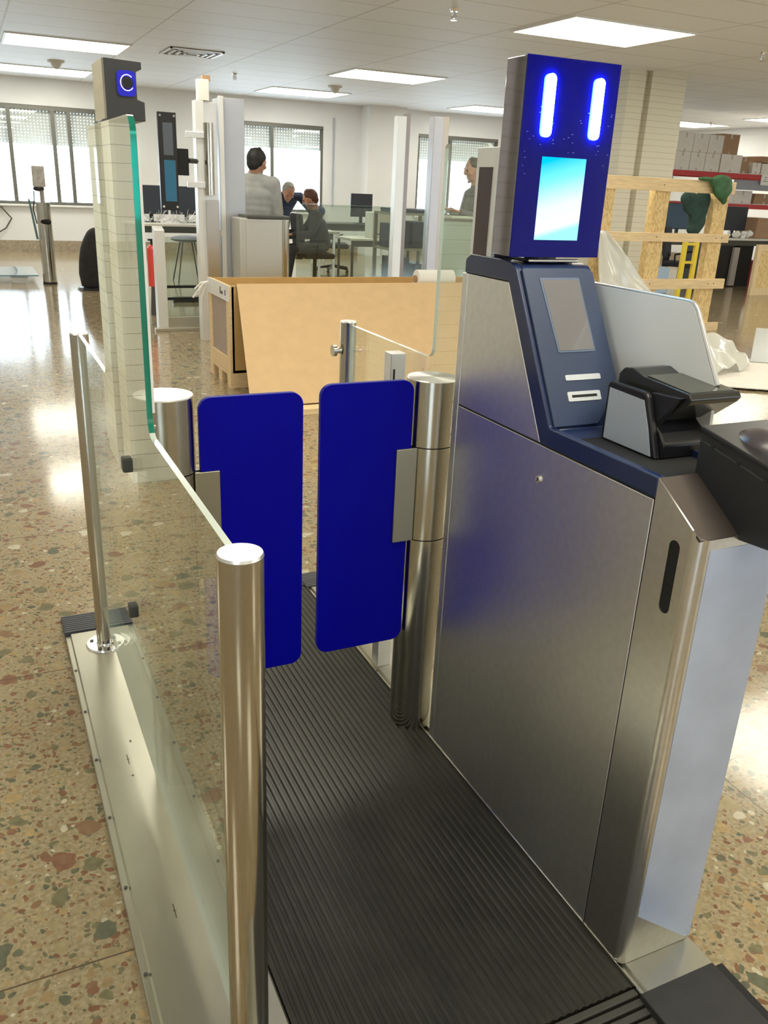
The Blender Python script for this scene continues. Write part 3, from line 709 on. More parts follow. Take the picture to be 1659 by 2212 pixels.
# ================================================================== PASSPORT READER on the ledge
Rr = thing('document_reader', 'black document reader with a grey side plate on the kiosk ledge', 'document reader', (1.20, 1.24, 1.037))
rx0, rx1 = 1.125, 1.265
sidep = [(1.322, 1.0365), (1.322, 1.156), (1.208, 1.156), (1.180, 1.09), (1.160, 1.0365)]
obj('side_cheek', prism(B(), fillet(sidep, [0, .012, .02, .05, 0], 5), 0, rx0, rx0+.014), black, Rr, bevel=.004, segs=3)
obj('side_plate', prism(B(), [(1.312, 1.040), (1.312, 1.143), (1.212, 1.140), (1.189, 1.088), (1.173, 1.040)], 0, rx0-.0015, rx0+.001), grey_lam, Rr, label='grey side plate')
base = [(1.325, 1.0365), (1.325, 1.130), (1.20, 1.105), (1.172, 1.085), (1.155, 1.065), (1.160, 1.0365)]
obj('base', prism(B(), fillet(base, [0, 0, .02, .012, .012, 0], 5), 0, rx0+.013, rx1), black, Rr, bevel=.003)
hood = [(1.325, 1.12), (1.325, 1.168), (1.312, 1.182), (1.285, 1.186), (1.255, 1.176), (1.130, 1.168), (1.122, 1.158), (1.130, 1.148), (1.185, 1.105), (1.22, 1.10)]
obj('hood', prism(B(), fillet(hood, [0, .01, .012, .02, .02, .004, .005, .004, .01, 0], 5), 0, rx0+.028, rx1+.012), P('satin_black_hood', (.03, .03, .028), .22), Rr, bevel=.002)
obj('hood_top', prism(B(), [(1.252, 1.1765), (1.252, 1.178), (1.135, 1.170), (1.135, 1.168)], 0, rx0+.034, rx1+.004), P('olive_black_plate', (.05, .05, .035), .2), Rr)
obj('cheek_wedge', prism(B(), [(1.21, 1.155), (1.135, 1.160), (1.185, 1.10), (1.20, 1.09)], 0, rx0+.013, rx0+.029), black, Rr, bevel=.001)
obj('groove', prism(B(), [(1.1556, 1.064), (1.1535, 1.066), (1.1535, 1.069), (1.158, 1.070)], 0, rx0+.014, rx1), P('grey_groove', (.08, .08, .07), .3), Rr)

# ================================================================== FINGERPRINT READER (close right)
F = thing('fingerprint_reader', 'black boxy scanner jutting from the kiosk front at the right edge', 'scanner', (1.19, .97, .975))
fx0, fx1 = 1.118, 1.275
fbody = [(1.050, .962), (1.054, 1.115), (1.052, 1.128), (.80, 1.082), (.80, .978), (.93, .966)]
obj('body', prism(B(), fillet(fbody, [.006, 0, .006, .01, .01, .0], 4), 0, fx0, fx1), black_sat, F, bevel=.002)
obj('rim', prism(B(), [(1.0565, 1.122), (1.0565, 1.133), (.80, 1.087), (.80, 1.078)], 0, fx0-.001, fx1+.001), black, F, bevel=.0025)
obj('seam', prism(B(), [(1.0545, 1.108), (1.0545, 1.1105), (.80, 1.061), (.80, 1.0585)], 0, fx0-.0012, fx0+.002), P('seam_grey', (.05, .06, .06), .4), F)
for yy_ in (1.025, .965, .905):
    zz = 1.121-(1.052-yy_)*.182
    obj('clip', box(B(), fx0-.002, fx0+.002, yy_-.007, yy_+.001, zz-.016, zz-.010), black, F)
bm = B(); ball(bm, (1.20, .985, 1.100), (.062, .062, .038), 32); obj('dome', bm, P('dome_black', (.05, .04, .045), .3), F, smooth=True)
bm = B(); tube(bm, (1.212, .955, 1.122), (1.214, .95, 1.130), .032, .026, 32); obj('finger_glass', bm, P('finger_pad', (.30, .27, .34), .2), F, smooth=True)
obj('mount_arm', prism(B(), [(1.052, .985), (1.045, .96), (.998, .930), (.968, .962), (.975, .985)], 0, fx0-.004, fx0+.10), black, F, bevel=.001)
obj('mount_screw', tube(B(), (fx0-.004, 1.02, .975), (fx0-.0065, 1.02, .975), .003, seg=10), chrome, F)

# ================================================================== BACKGROUND: CRATE ON PALLET
C1 = thing('packing_crate', 'long open packing crate on a pallet with a cardboard sheet leaning on it', 'crate', (1.68, 6.24, 0))
cx0, cx1, cy0, cy1, cz0, cz1 = 1.68, 4.05, 6.24, 6.86, .115, .755
bm = B(); box(bm, cx0+.02, cx1, cy0, cy0+.02, cz0, cz1); box(bm, cx0+.02, cx1, cy1-.02, cy1, cz0, cz1); box(bm, cx0+.02, cx0+.035, cy0, cy1, cz0, cz1); box(bm, cx1-.02, cx1, cy0, cy1, cz0, cz1); box(bm, cx0+.02, cx1, cy0, cy1, cz0, cz0+.02)
obj('carton', bm, card_in, C1)
bm = B(); box(bm, cx0, cx0+.02, cy0, cy0+.09, cz0, cz1+.004); box(bm, cx0, cx0+.02, cy1-.09, cy1, cz0, cz1+.004); box(bm, cx0, cx0+.02, cy0+.09, cy1-.09, cz0, cz0+.11); box(bm, cx0, cx0+.02, cy0+.09, cy1-.09, cz1-.10, cz1+.004)
obj('end_frame', bm, pine, C1, bevel=.002)
obj('end_panel', box(B(), cx0+.008, cx0+.018, cy0+.09, cy1-.09, cz0+.11, cz1-.10), fibre, C1)
bm = B(); box(bm, cx0-.003, cx0, cy0, cy1, cz1-.11, cz1+.006)
tp = obj('tape', bm, tape, C1)
bm = B()
for y, h in ((6.47, .05), (6.41, .025), (6.33, .04), (6.44, .02)): box(bm, cx0-.0045, cx0-.003, y, y+.018, cz1-.075, cz1-.075+h)
obj('tape_marks', bm, black_matt, tp)
bm = B(); rnd = random.Random(5)
for k in range(7):
    a = Vector((cx0-.01, cy1-.03, cz1-.03)); e = a+Vector((-.05-rnd.random()*.07, rnd.uniform(-.05, .05), -.05-rnd.random()*.08)); m_ = (a+e)/2+Vector((0, 0, .02))
    path(bm, [a, m_, e], .008, 6)
obj('torn_tape', bm, tape, C1)
bm = B(); box(bm, cx0, cx1, cy0, cy1, .09, .114)
for y in (cy0, (cy0+cy1)/2-.05, cy1-.10):
    box(bm, cx0, cx1, y, y+.10, .0, .018) if False else None
    for x in (cx0, (cx0+cx1)/2-.07, cx1-.14): box(bm, x, x+.14, y, y+.10, .0, .09)
obj('pallet', bm, pine, C1)
bm = B(); pA = [(1.735, 6.228, .772), (4.02, 6.228, .772), (4.02, 5.465, .046), (1.605, 5.465, .046)]
va = [bm.verts.new(p) for p in pA]; vb = [bm.verts.new((p[0], p[1]-.006, p[2]+.006)) for p in pA]
bm.faces.new(va); bm.faces.new(vb[::-1])
for i in range(4): bm.faces.new((va[i], va[(i+1) % 4], vb[(i+1) % 4], vb[i]))
sh = obj('leaning_sheet', bm, card, C1, label='large cardboard sheet leaning against the crate')
bm = B(); box(bm, cx0+.02, cx1, cy0-.006, cy0, cz1-.001, cz1+.012); obj('front_rim', bm, card, C1)
tag(obj('wood_batten', box(B(), 1.62, 4.02, 5.34, 5.455, 0, .042), pine, loc=(1.62, 5.34, 0), bevel=.002), 'pale wooden batten on the floor at the foot of the cardboard sheet', 'batten')
t = thing('film_roll', 'white roll of film lying in the open crate', 'film roll', (3.52, 6.52, .66))
obj('roll', tube(B(), (3.36, 6.52, .775), (3.69, 6.50, .775), .075, seg=32), film, t, smooth=True)
obj('core', tube(B(), (3.34, 6.52, .775), (3.71, 6.50, .775), .03, seg=20), card_brown, t, smooth=True)
tag(obj('foam_block', box(B(), 3.30, 3.74, 6.44, 6.60, .136, .70), card_white, loc=(3.3, 6.44, .136)), 'pale block inside the crate carrying the white film roll', 'block')

# ================================================================== BACKGROUND: FAR GATE
# low white frame on the left
t = thing('barrier_frame', 'low white and steel frame with glass behind the green glass edge', 'barrier', (1.66, 9.0, 0))
bm = B(); prism(bm, [(8.93, 0), (8.93, .985), (9.05, 1.02), (9.05, 0)], 0, 1.665, 1.765); obj('end_post', bm, alu_white, t, bevel=.004)
bm = B(); box(bm, 1.765, 2.50, 8.95, 9.03, .0, .13); box(bm, 1.62, 2.50, 8.86, 8.95, 0, .03); obj('base_beam', bm, P('olive_beam', (.40, .37, .29), .4, .3), t, bevel=.003)
for z in (.30, .42): obj('rail', box(B(), 1.765, 2.50, 8.97, 9.0, z, z+.025), black_matt, t)
obj('glass_infill', box(B(), 1.765, 2.50, 8.983, 8.991, .13, .92), glass_far, t)
# column with scanner
t = thing('steel_column', 'slender steel column with a box on top, carrying the black scanner panel', 'column', (2.05, 8.3, 0))
obj('shaft', box(B(), 1.955, 2.03, 8.26, 8.38, 0, 2.13), alu_white, t, bevel=.004)
obj('side_channel', box(B(), 2.03, 2.15, 8.28, 8.38, 0, 2.12), alu, t, bevel=.003)
obj('tube_cover', tube(B(), (2.065, 8.25, 1.34), (2.065, 8.25, 1.95), .045, seg=24), steel_post, t, smooth=True)
obj('foot_cover', box(B(), 2.02, 2.14, 8.22, 8.28, .0, 1.30), steel, t, bevel=.003)
for z in (1.82, 1.40): obj('arm', box(B(), 1.86, 2.03, 8.24, 8.26, z, z+.05), alu, t, bevel=.002)
obj('top_box', box(B(), 1.985, 2.085, 8.26, 8.34, 2.13, 2.30), card_white, t, bevel=.004)
obj('top_card', box(B(), 2.03, 2.10, 8.27, 8.31, 2.29, 2.335), card_brown, t)
t = thing('scanner_panel', 'upright black scanner panel with four screws hung on an arm', 'scanner', (1.66, 8.1, 1.2))
bm = B(); box(bm, 1.585, 1.745, 8.09, 8.13, 1.205, 2.005); obj('body', bm, black, t, bevel=.004)
obj('upper_window', box(B(), 1.625, 1.71, 8.086, 8.09, 1.66, 1.92), P('grey_window', (.10, .12, .15), .15, coat=.5), t)
obj('lower_window', box(B(), 1.625, 1.725, 8.086, 8.09, 1.28, 1.62), P('painted_blue_reflection', (.03, .10, .16), .1, emit=(.02, .30, .5), es=.10), t)  # reflection of a blue screen put into the colour and a faint glow
for x in (1.605, 1.725):
    for z in (1.235, 1.975): obj('screw', tube(B(), (x, 8.09, z), (x, 8.08, z), .013, .010, 14), chrome, t, smooth=True)
bm = B(); box(bm, 1.745, 1.845, 8.10, 8.16, 1.50, 1.72); obj('back_box', bm, black_matt, t, bevel=.003)
obj('arm', tube(B(), (1.845, 8.14, 1.625), (1.958, 8.28, 1.625), .022, seg=14), black, t, smooth=True)
# wide column + cabinet
t = thing('gate_tower', 'tall grey and white metal tower left of the standing man', 'tower', (2.18, 8.3, 0))
obj('body', box(B(), 2.185, 2.415, 8.30, 8.55, 0, 2.17), P('pale_grey_metal', (.52, .54, .60), .35, .3, noise=.04, nscale=4), t, bevel=.003)
obj('edge_profile', box(B(), 2.17, 2.215, 8.27, 8.30, 0, 2.18), alu_white, t, bevel=.003)
obj('latch', box(B(), 2.13, 2.17, 8.27, 8.30, .98, 1.03), card_white, t, bevel=.003)
t = thing('gate_cabinet', 'waist high metal cabinet in front of the standing man', 'cabinet', (2.42, 8.0, 0))
obj('body', box(B(), 2.26, 2.72, 7.97, 8.26, 0, 1.160), P('warm_grey_metal', (.55, .54, .49), .35, .45), t, bevel=.01)
obj('door', box(B(), 2.32, 2.62, 7.965, 7.97, .05, 1.13), P('warm_grey_door', (.55, .54, .49), .35, .4), t, bevel=.002)
obj('top', box(B(), 2.33, 2.74, 7.95, 8.265, 1.161, 1.185), P('dark_top', (.08, .08, .07), .4), t, bevel=.004)
obj('corner_tube', tube(B(), (2.70, 8.0, 0), (2.70, 8.0, 1.15), .045, seg=24), steel_post, t, smooth=True)
# glass screen of far gate
t = thing('glass_screen', 'low wide clear glass screen in front of the seated man', 'glass panel', (2.82, 8.0, 0))
o = prism(B(), fillet([(2.82, 0), (2.82, 1.30), (3.80, 1.30), (3.80, 0)], [0, .06, .01, 0], 8), 1, 7.995, 8.005)
obj('pane', o, glass_far, t)
t = thing('glass_screen', 'wide clear glass screen between the two tall steel posts', 'glass panel', (3.96, 8.0, 0))
obj('pane', prism(B(), fillet([(3.965, 0), (3.965, 1.28), (4.20, 1.28), (4.20, 0)], [0, .0, .01, 0], 8), 1, 7.995, 8.005), glass_far, t)
t = thing('glass_screen', 'clear glass screen right of the wide steel post', 'glass panel', (4.40, 8.0, 0))
obj('pane', prism(B(), fillet([(4.405, 0), (4.405, 1.26), (5.7, 1.24), (5.7, 0)], [0, .0, .01, 0], 8), 1, 7.995, 8.005), glass_far, t)
t = thing('steel_upright', 'tall narrow steel upright left of the two, pale on its left side', 'post', (3.88, 8.0, 0))
obj('body', box(B(), 3.82, 3.91, 7.96, 8.05, 0, 2.115), alu_white, t, bevel=.003); obj('dark_edge', box(B(), 3.91, 3.955, 7.97, 8.04, 0, 2.14), P('bronze_edge', (.22, .18, .16), .3, .7), t, bevel=.002)
t = thing('steel_upright', 'tall wide steel upright left of the display head', 'post', (4.3, 8.0, 0))
obj('body', box(B(), 4.21, 4.315, 7.96, 8.07, 0, 2.14), P('mauve_grey_metal', (.50, .48, .49), .35, .5), t, bevel=.003); obj('dark_edge', box(B(), 4.315, 4.375, 7.965, 8.06, 0, 2.145), P('warm_edge_metal', (.42, .34, .27), .3, .7), t, bevel=.002)
t = thing('gate_cabinet', 'metal cabinet with papers on top in front of the man in slate grey', 'cabinet', (4.75, 8.6, 0))
obj('body', box(B(), 4.72, 5.42, 8.6, 9.0, 0, 1.16), P('warm_grey_metal', (.55, .54, .49), .35, .45), t, bevel=.01)
obj('top', box(B(), 4.70, 5.44, 8.58, 9.02, 1.161, 1.185), P('dark_top', (.08, .08, .07), .4), t, bevel=.004)
obj('corner_tube', tube(B(), (5.37, 8.63, 0), (5.37, 8.63, 1.15), .05, seg=24), steel_post, t, smooth=True)
tag(obj('paper_stack', box(B(), 4.86, 5.16, 8.66, 8.86, 1.186, 1.205), paper, loc=(4.86, 8.66, 1.186)), 'papers on the cabinet in front of the man in slate grey', 'papers')

# ================================================================== FURNITURE
def desk(x0, x1, y0, y1, z, label, mat=desk_top, legs=True, legmat=None):
    t = thing('desk', label, 'desk', (x0, y0, 0))
    obj('top', box(B(), x0, x1, y0, y1, z-.035, z), mat, t, bevel=.004)
    obj('apron', box(B(), x0+.06, x1-.06, y0+.05, y0+.07, z-.13, z-.035), dark_metal, t)
    if legs:
        for x in (x0+.04, x1-.07):
            for y in (y0+.04, y1-.07): obj('leg', box(B(), x, x+.035, y, y+.035, 0, z-.035), legmat or alu, t)
    return t
def monitor(x, y, z, w, h, label, rot=0, scr=screen_blue, back=False):
    t = thing('monitor', label, 'monitor', (x, y, z))
    obj('shell', box(B(), x-w/2, x+w/2, y-.02, y+.02, z+.12, z+.12+h), monitor_back, t, bevel=.005)
    obj('screen', box(B(), x-w/2+.015, x+w/2-.015, y-.022, y-.0195, z+.135, z+.105+h), monitor_back if back else scr, t)
    obj('stand', box(B(), x-.03, x+.03, y, y+.03, z+.01, z+.25), black, t); obj('foot', box(B(), x-.12, x+.12, y-.08, y+.09, z, z+.012), black, t, bevel=.003)
    t.rotation_euler = (0, 0, rot); return t
desk(2.2, 3.7, 13.7, 14.5, .80, 'desk with wire tangle seen through the far gate at left')
monitor(2.62, 14.2, .80, .52, .42, 'dark monitor on the desk behind the black scanner panel', back=True)
monitor(3.18, 14.25, .80, .50, .42, 'dark monitor left of the steel column on the same desk', back=True)
bm = B(); rnd = random.Random(11)
for k in range(60):
    a = Vector((rnd.uniform(2.45, 3.45), rnd.uniform(13.75, 14.0), .81+rnd.random()*.05)); e = a+Vector((rnd.uniform(-.18, .18), rnd.uniform(-.1, .1), rnd.uniform(0, .18)))
    tube(bm, a, e, .007, .003, 5)
tag(obj('wire_tangle', bm, P('clear_wire', (.55, .58, .58), .3, .3), loc=(2.9, 13.9, .81)), 'heap of pale wires and wrap on the left desk', 'wires', kind='stuff')
def stool(x, y, s, label, zt=.62):
    t = thing('stool', label, 'stool', (x, y, 0))
    bm = B(); ball(bm, (x, y, zt), (.19*s, .17*s, .05), 20); obj('seat', bm, P('grey_seat', (.25, .27, .33), .5), t, smooth=True)
    for k in range(4):
        a = PI/4+k*PI/2; obj('leg', tube(B(), (x+.09*s*math.cos(a), y+.09*s*math.sin(a), zt-.02), (x+.21*s*math.cos(a), y+.21*s*math.sin(a), 0), .010, seg=8), dark_metal, t)
    return t
stool(2.95, 13.25, 1.3, 'grey wire legged stool under the left desk')
t = thing('stool', 'small round black swivel stool beside the steel column', 'stool', (2.62, 10.6, 0))
bm = B(); ball(bm, (2.62, 10.6, .52), (.12, .12, .045), 18); obj('seat', bm, black, t, smooth=True)
obj('stem', tube(B(), (2.62, 10.6, .02), (2.62, 10.6, .50), .018), dark_metal, t); obj('foot', tube(B(), (2.62, 10.6, 0), (2.62, 10.6, .03), .15, .13, 24), dark_metal, t, smooth=True)
t = thing('fire_extinguisher', 'red fire extinguisher beside the low white frame', 'fire extinguisher', (1.83, 10.0, 0))
bm = B(); tube(bm, (1.83, 10, .32), (1.83, 10, .72), .055, seg=24); ball(bm, (1.83, 10, .72), (.055, .055, .05)); obj('cylinder', bm, red_can, t, smooth=True)
bm = B(); tube(bm, (1.83, 10, .76), (1.83, 10, .82), .015); box(bm, 1.79, 1.90, 9.985, 10.015, .81, .83); path(bm, [(1.86, 10, .81), (1.91, 9.98, .6), (1.88, 9.96, .3), (1.85, 9.95, .15)], .009); obj('hose_and_handle', bm, black, t)
obj('stand', tube(B(), (1.83, 10, 0), (1.83, 10, .32), .05, .03, 16), dark_metal, t, smooth=True)
tag(obj('power_bar', box(B(), 2.25, 2.85, 11.0, 11.1, .0, .06), black, loc=(2.25, 11, 0), bevel=.01), 'black power strip lying on the floor behind the low glass', 'power strip')

# office chairs
def office_chair(x, y, ang, label, coat=False):
    t = thing('office_chair', label, 'chair', (x, y, 0))
    R = Matrix.Translation((x, y, 0)) @ Matrix.Rotation(ang, 4, 'Z')
    def add(name, bm, mat, **k):
        bmesh.ops.transform(bm, matrix=R, verts=bm.verts); return obj(name, bm, mat, t, **k)
    add('seat', box(B(), -.24, .24, -.24, .24, .42, .50), fabric_chair, bevel=.03, segs=4)
    bm = prism(B(), [(.22, .55), (.28, .58), (.34, 1.02), (.30, 1.06), (.27, 1.02)], 0, -.22, .22); add('backrest', bm, fabric_chair, bevel=.025, segs=4)
    add('back_bar', box(B(), -.03, .03, .20, .30, .40, .62), black)
    add('stem', tube(B(), (0, 0, .08), (0, 0, .42), .03), black, smooth=True)
    for k in range(5):
        a = k*2*PI/5+.2; e = (.30*math.cos(a), .30*math.sin(a), .07); bm = tube(B(), (0, 0, .11), e, .028, .018, 10); ball(bm, (e[0], e[1], .032), (.03, .03, .03), 10); add('base_arm', bm, black, smooth=True)
    for s in (-1, 1):
        bm = B(); path(bm, [(s*.24, .05, .45), (s*.28, .05, .62), (s*.28, -.12, .66)], .015); add('armrest', bm, black)
    if coat:
        bm = B(); ball(bm, (0, .30, .83), (.25, .10, .27), 20); ball(bm, (.03, .26, 1.02), (.21, .10, .09), 18); add('draped_jacket', bm, clothing_navy, remesh=.02)
    return t
# desk group at centre
desk(3.76, 5.3, 13.05, 13.8, .78, 'desk the grey-haired man leans on')
monitor(4.02, 13.5, .78, .45, .30, 'low dark monitor on the desk left of the leaning man', back=True)
desk(5.62, 6.75, 13.3, 14.0, .66, 'low white desk at right of the seated man', legmat=dark_metal)
t = thing('computer_tower', 'pale beige computer tower standing on the low white desk', 'computer', (6.08, 13.5, .66))
obj('case', box(B(), 6.06, 6.42, 13.42, 13.75, .66, 1.07), P('beige_case', (.60, .58, .50), .5), t, bevel=.01); obj('front_slot', box(B(), 6.12, 6.36, 13.414, 13.42, .72, .74), dark_metal, t)
desk(6.0, 7.6, 15.6, 16.3, .78, 'dark desk behind the beige computer tower', mat=dark_metal)
monitor(6.92, 15.9, .78, .45, .42, 'upright dark monitor behind the beige computer tower', back=True)
office_chair(5.85, 14.6, 1.3, 'office chair with a dark jacket over its back, right of the seated man', coat=True)
office_chair(4.72, 12.55, PI/2*-1+PI, 'office chair under the seated man')
# equipment between the posts
t = thing('equipment_rack', 'open rack of dark electronics between the two steel uprights', 'rack', (4.9, 10.4, 0))
bm = B()
for x in (4.95, 5.62):
    for y in (10.4, 10.9): box(bm, x, x+.04, y, y+.04, 0, 1.16)
for z in (.3, .7, 1.14): box(bm, 4.95, 5.66, 10.4, 10.94, z, z+.03)
obj('frame', bm, P('olive_rack', (.30, .29, .22), .5), t)
for x, z, w, h in ((5.0, .73, .25, .3), (5.3, .73, .3, .33), (5.05, .33, .22, .28), (5.35, .33, .24, .2), (5.0, 1.17, .6, .05)):
    obj('device', box(B(), x, x+w, 10.45, 10.85, z, z+h), monitor_back, t, bevel=.004)
t = thing('desk_lamp', 'white headed lamp on the rack between the steel uprights', 'lamp', (5.22, 10.6, 1.22))
bm = B(); path(bm, [(5.2, 10.6, 1.221), (5.18, 10.6, 1.36), (5.12, 10.6, 1.44)], .012); obj('arm', bm, dark_metal, t)
bm = B(); ball(bm, (5.16, 10.6, 1.45), (.06, .06, .10), 18, Matrix.Rotation(.5, 4, 'Y')); obj('head', bm, white_plastic, t, smooth=True)

# ---- left background
t = thing('stand_post', 'round steel stand with a wrapped device on top by the left window', 'stand', (.965, 13.07, 0))
bx, by = .965, 13.07
obj('tube', tube(B(), (bx, by, .03), (bx, by, 1.08), .092, seg=32), steel_post, t, smooth=True); obj('foot', tube(B(), (bx, by, 0), (bx, by, .03), .096, seg=32), black, t, smooth=True)
bm = B(); ball(bm, (bx+.01, by-.062, .83), (.07, .04, .05), 20); obj('dark_opening', bm, black_matt, t, smooth=True)
bm = B(); path(bm, [(bx+.0, by, 1.08), (bx+.0, by, 1.24)], .03); obj('neck', bm, P('grey_neck', (.4, .36, .36), .4), t, smooth=True)
bm = B(); path(bm, [(bx-.10, by, 1.22), (bx-.11, by-.02, 1.10), (bx-.13, by, .98), (bx-.10, by, .8)], .008); obj('cable', bm, black, t)
bm = B(); ball(bm, (bx-.035, by, 1.25), (.075, .06, .035)); obj('cradle', bm, black, t, smooth=True)
bm = B(); box(bm, bx-.105, bx+.055, by-.05, by+.04, 1.27, 1.54); o = obj('wrapped_device', bm, P('crumpled_wrap', (.62, .60, .57), .5, noise=.2, nscale=18, bump=.6), t, bevel=.015, segs=3)
bm = B(); prism(bm, [(.775, 1.13), (.80, 1.11), (.865, .60), (.835, .60)], 1, 13.0, 13.012); tag(obj('glass_strip', bm, P('green_grey_glass', (.10, .20, .21), .15), loc=(.8, 13.0, .6)), 'narrow green grey strip hanging left of the steel stand', 'strip')
# coat-covered chair
t = thing('covered_chair', 'black coat draped over a low chair beside the tall glass', 'chair', (1.45, 12.4, 0))
bm = B(); zz_ = [(.04, .14, 0), (.2, .165, 0), (.35, .165, .01), (.5, .15, .02), (.62, .125, .04), (.72, .09, .06), (.78, .05, .08)]
for i in range(len(zz_)-1): tube(bm, (1.45+zz_[i][2], 12.4, zz_[i][0]), (1.45+zz_[i+1][2], 12.4, zz_[i+1][0]), zz_[i][1], zz_[i+1][1], 24)
ball(bm, (1.53, 12.4, .775), (.052, .05, .03), 14)
obj('draped_coat', bm, P('black_coat', (.022, .021, .022), .85, noise=.3, nscale=12), t, remesh=.02)
bm = B(); tube(bm, (1.35, 12.35, .0), (1.35, 12.35, .1), .015); tube(bm, (1.55, 12.45, 0), (1.55, 12.45, .1), .015); tube(bm, (1.45, 12.40, 0), (1.45, 12.4, .03), .20, .18); obj('chair_base', bm, black, t)
# low glass sheet on blocks
t = thing('glass_sheet', 'sheet of glass lying on small white blocks on the floor at far left', 'glass sheet', (-.6, 13.0, 0))
obj('sheet', box(B(), -1.2, .82, 13.1, 14.3, .10, .115), P('blue_tinted_glass', (.10, .30, .45), .04, coat=1), t)
for x in (.05, .45, -.5): obj('block', prism(B(), [(x, .099), (x+.24, .099), (x+.20, .001), (x+.04, .001)], 1, 13.15, 13.3), white_plastic, t)
tag(obj('wall_cable', path(B(), [(-.1+.0, 18.42, .86), (.62, 18.44, .80), (.78, 18.45, .6), (.66, 18.45, .42), (.45, 18.4, .3)], .012), dark_metal, loc=(.6, 18.4, .4)), 'thin dark cable looping on the wall below the left window', 'cable')
tag(obj('crumpled_paper', ball(ball(B(), (2.05, 17.0, .03), (.2, .15, .025), 10), (2.25, 17.1, .05), (.12, .1, .05), 8), paper, loc=(2.05, 17.0, 0)), 'white paper on the floor by the tall glass', 'paper')

# ================================================================== RIGHT BACKGROUND
t = thing('wooden_frame', 'upright wooden frame of strand board posts and pine rails', 'wooden frame', (7.2, 7.85, 0))
for x0, x1 in ((6.985, 7.20), (7.89, 8.10)): obj('strand_board_post', box(B(), x0, x1, 7.86, 7.96, 0, 1.60), osb, t, bevel=.002)
for x0, x1, z0, z1 in ((6.20, 8.135, 1.565, 1.70), (6.20, 8.165, 1.03, 1.125), (6.25, 8.225, .50, .615), (6.25, 8.245, .0, .095)):
    obj('rail', box(B(), x0, x1, 7.82, 7.86, z0, z1), pine, t, bevel=.002)
obj('strand_board_post', box(B(), 6.25, 6.42, 7.86, 7.96, 0, 1.60), osb, t, bevel=.002)
for x in (7.06, 7.96, 8.05):
    for z in (1.63, 1.08, .56): obj('nail_head', tube(B(), (x, 7.82, z), (x, 7.817, z), .007, seg=8), dark_metal, t)
def wavy(corners, nu, nv, amp, seed):
    """grid over a quad with random folds along its normal"""
    bm = B(); rnd = random.Random(seed); a, b_, c, d = [Vector(p) for p in corners]
    nrm = (b_-a).cross(d-a).normalized(); ph = [rnd.uniform(0, 6) for _ in range(6)]
    g = []
    for i in range(nu+1):
        row = []
        for j in range(nv+1):
            u, v = i/nu, j/nv; p = a.lerp(b_, u).lerp(d.lerp(c, u), v)
            w = math.sin(u*9+ph[0]+v*3)*.5+math.sin(u*19+ph[1]-v*4)*.3+math.sin(v*11+ph[2]+u*5)*.35
            row.append(bm.verts.new(p+nrm*w*amp))
        g.append(row)
    for i in range(nu):
        for j in range(nv): bm.faces.new((g[i][j], g[i+1][j], g[i+1][j+1], g[i][j+1]))
    return bm
def sheet_obj(name, bm, mat, label, cat, loc, th=.003):
    o = obj(name, bm, mat, loc=loc, smooth=True); md = o.modifiers.new('thick', 'SOLIDIFY'); md.thickness = th
    return tag(o, label, cat)
sheet_obj('plastic_sheet', wavy([(6.22, 7.80, 1.135), (6.34, 7.80, 1.135), (6.98, 7.55, .40), (6.20, 7.60, .30)], 14, 14, .02, 4), plastic_sheet, 'translucent plastic sheet hanging from the wooden frame behind the kiosk', 'plastic sheet', (6.3, 7.8, .4))
sheet_obj('plastic_sheet', wavy([(5.75, 5.45, .08), (6.45, 5.65, .10), (7.15, 6.65, .12), (6.35, 7.0, .34)], 20, 20, .07, 9), plastic_sheet, 'crumpled clear plastic sheet on the floor right of the kiosk', 'plastic sheet', (5.8, 6, 0))
bm = B(); prism(bm, [(5.55, 5.28), (6.05, 4.95), (7.25, 5.9), (6.55, 6.45)], 2, .018, .026)
tag(obj('white_board', bm, card_white, loc=(6.2, 5.6, .018)), 'white board lying on the floor at the right edge', 'board')
tag(obj('board_support', box(B(), 6.0, 6.9, 5.5, 5.9, 0, .017), card_brown, loc=(6, 5.5, 0)), 'flat brown board under the white board', 'board')
bm = B(); v = [bm.verts.new(p) for p in ((6.82, 5.98, .03), (7.45, 5.60, .03), (8.30, 6.35, .20), (7.75, 6.80, .20))]; bm.faces.new(v)
sheet_obj('white_card', bm, P('bluish_white_card', (.72, .75, .76), .6), 'bluish white card propped up behind the white board', 'card', (7, 6.2, .03), .006)
# jacket on rail
t = thing('green_jacket', 'green jacket hanging over the top rail of the wooden frame', 'jacket', (7.8, 7.75, 1.2))
bm = B(); ball(bm, (7.83, 7.76, 1.69), (.16, .07, .08), 18); ball(bm, (7.86, 7.75, 1.62), (.135, .07, .11), 18); ball(bm, (7.62, 7.77, 1.715), (.14, .05, .025), 14); ball(bm, (7.88, 7.75, 1.55), (.07, .05, .07), 14); ball(bm, (7.91, 7.75, 1.50), (.035, .04, .05), 12)
obj('hood', bm, green_cloth, t, remesh=.012)
bm = B()
for x, z, a, h in ((7.60, 1.45, .13, .12), (7.72, 1.40, .15, .18), (7.73, 1.26, .13, .13), (7.53, 1.50, .10, .08), (7.79, 1.48, .09, .12), (7.70, 1.17, .11, .07)): ball(bm, (x, 7.93, z), (a, .05, h), 14)
obj('body', bm, green_dark, t, remesh=.014)
t = thing('ladder', 'yellow folding ladder behind the wooden frame', 'ladder', (8.5, 8.8, 0))
for dx in (0, .20): obj('rail', prism(B(), [(8.43+dx, 0), (8.49+dx, 0), (8.49+dx, 1.0), (8.43+dx, 1.0)], 1, 8.80, 8.84), yellow, t)
for z in (.2, .45, .7, .93): obj('rung', box(B(), 8.49, 8.63, 8.80, 8.86, z, z+.03), yellow, t)
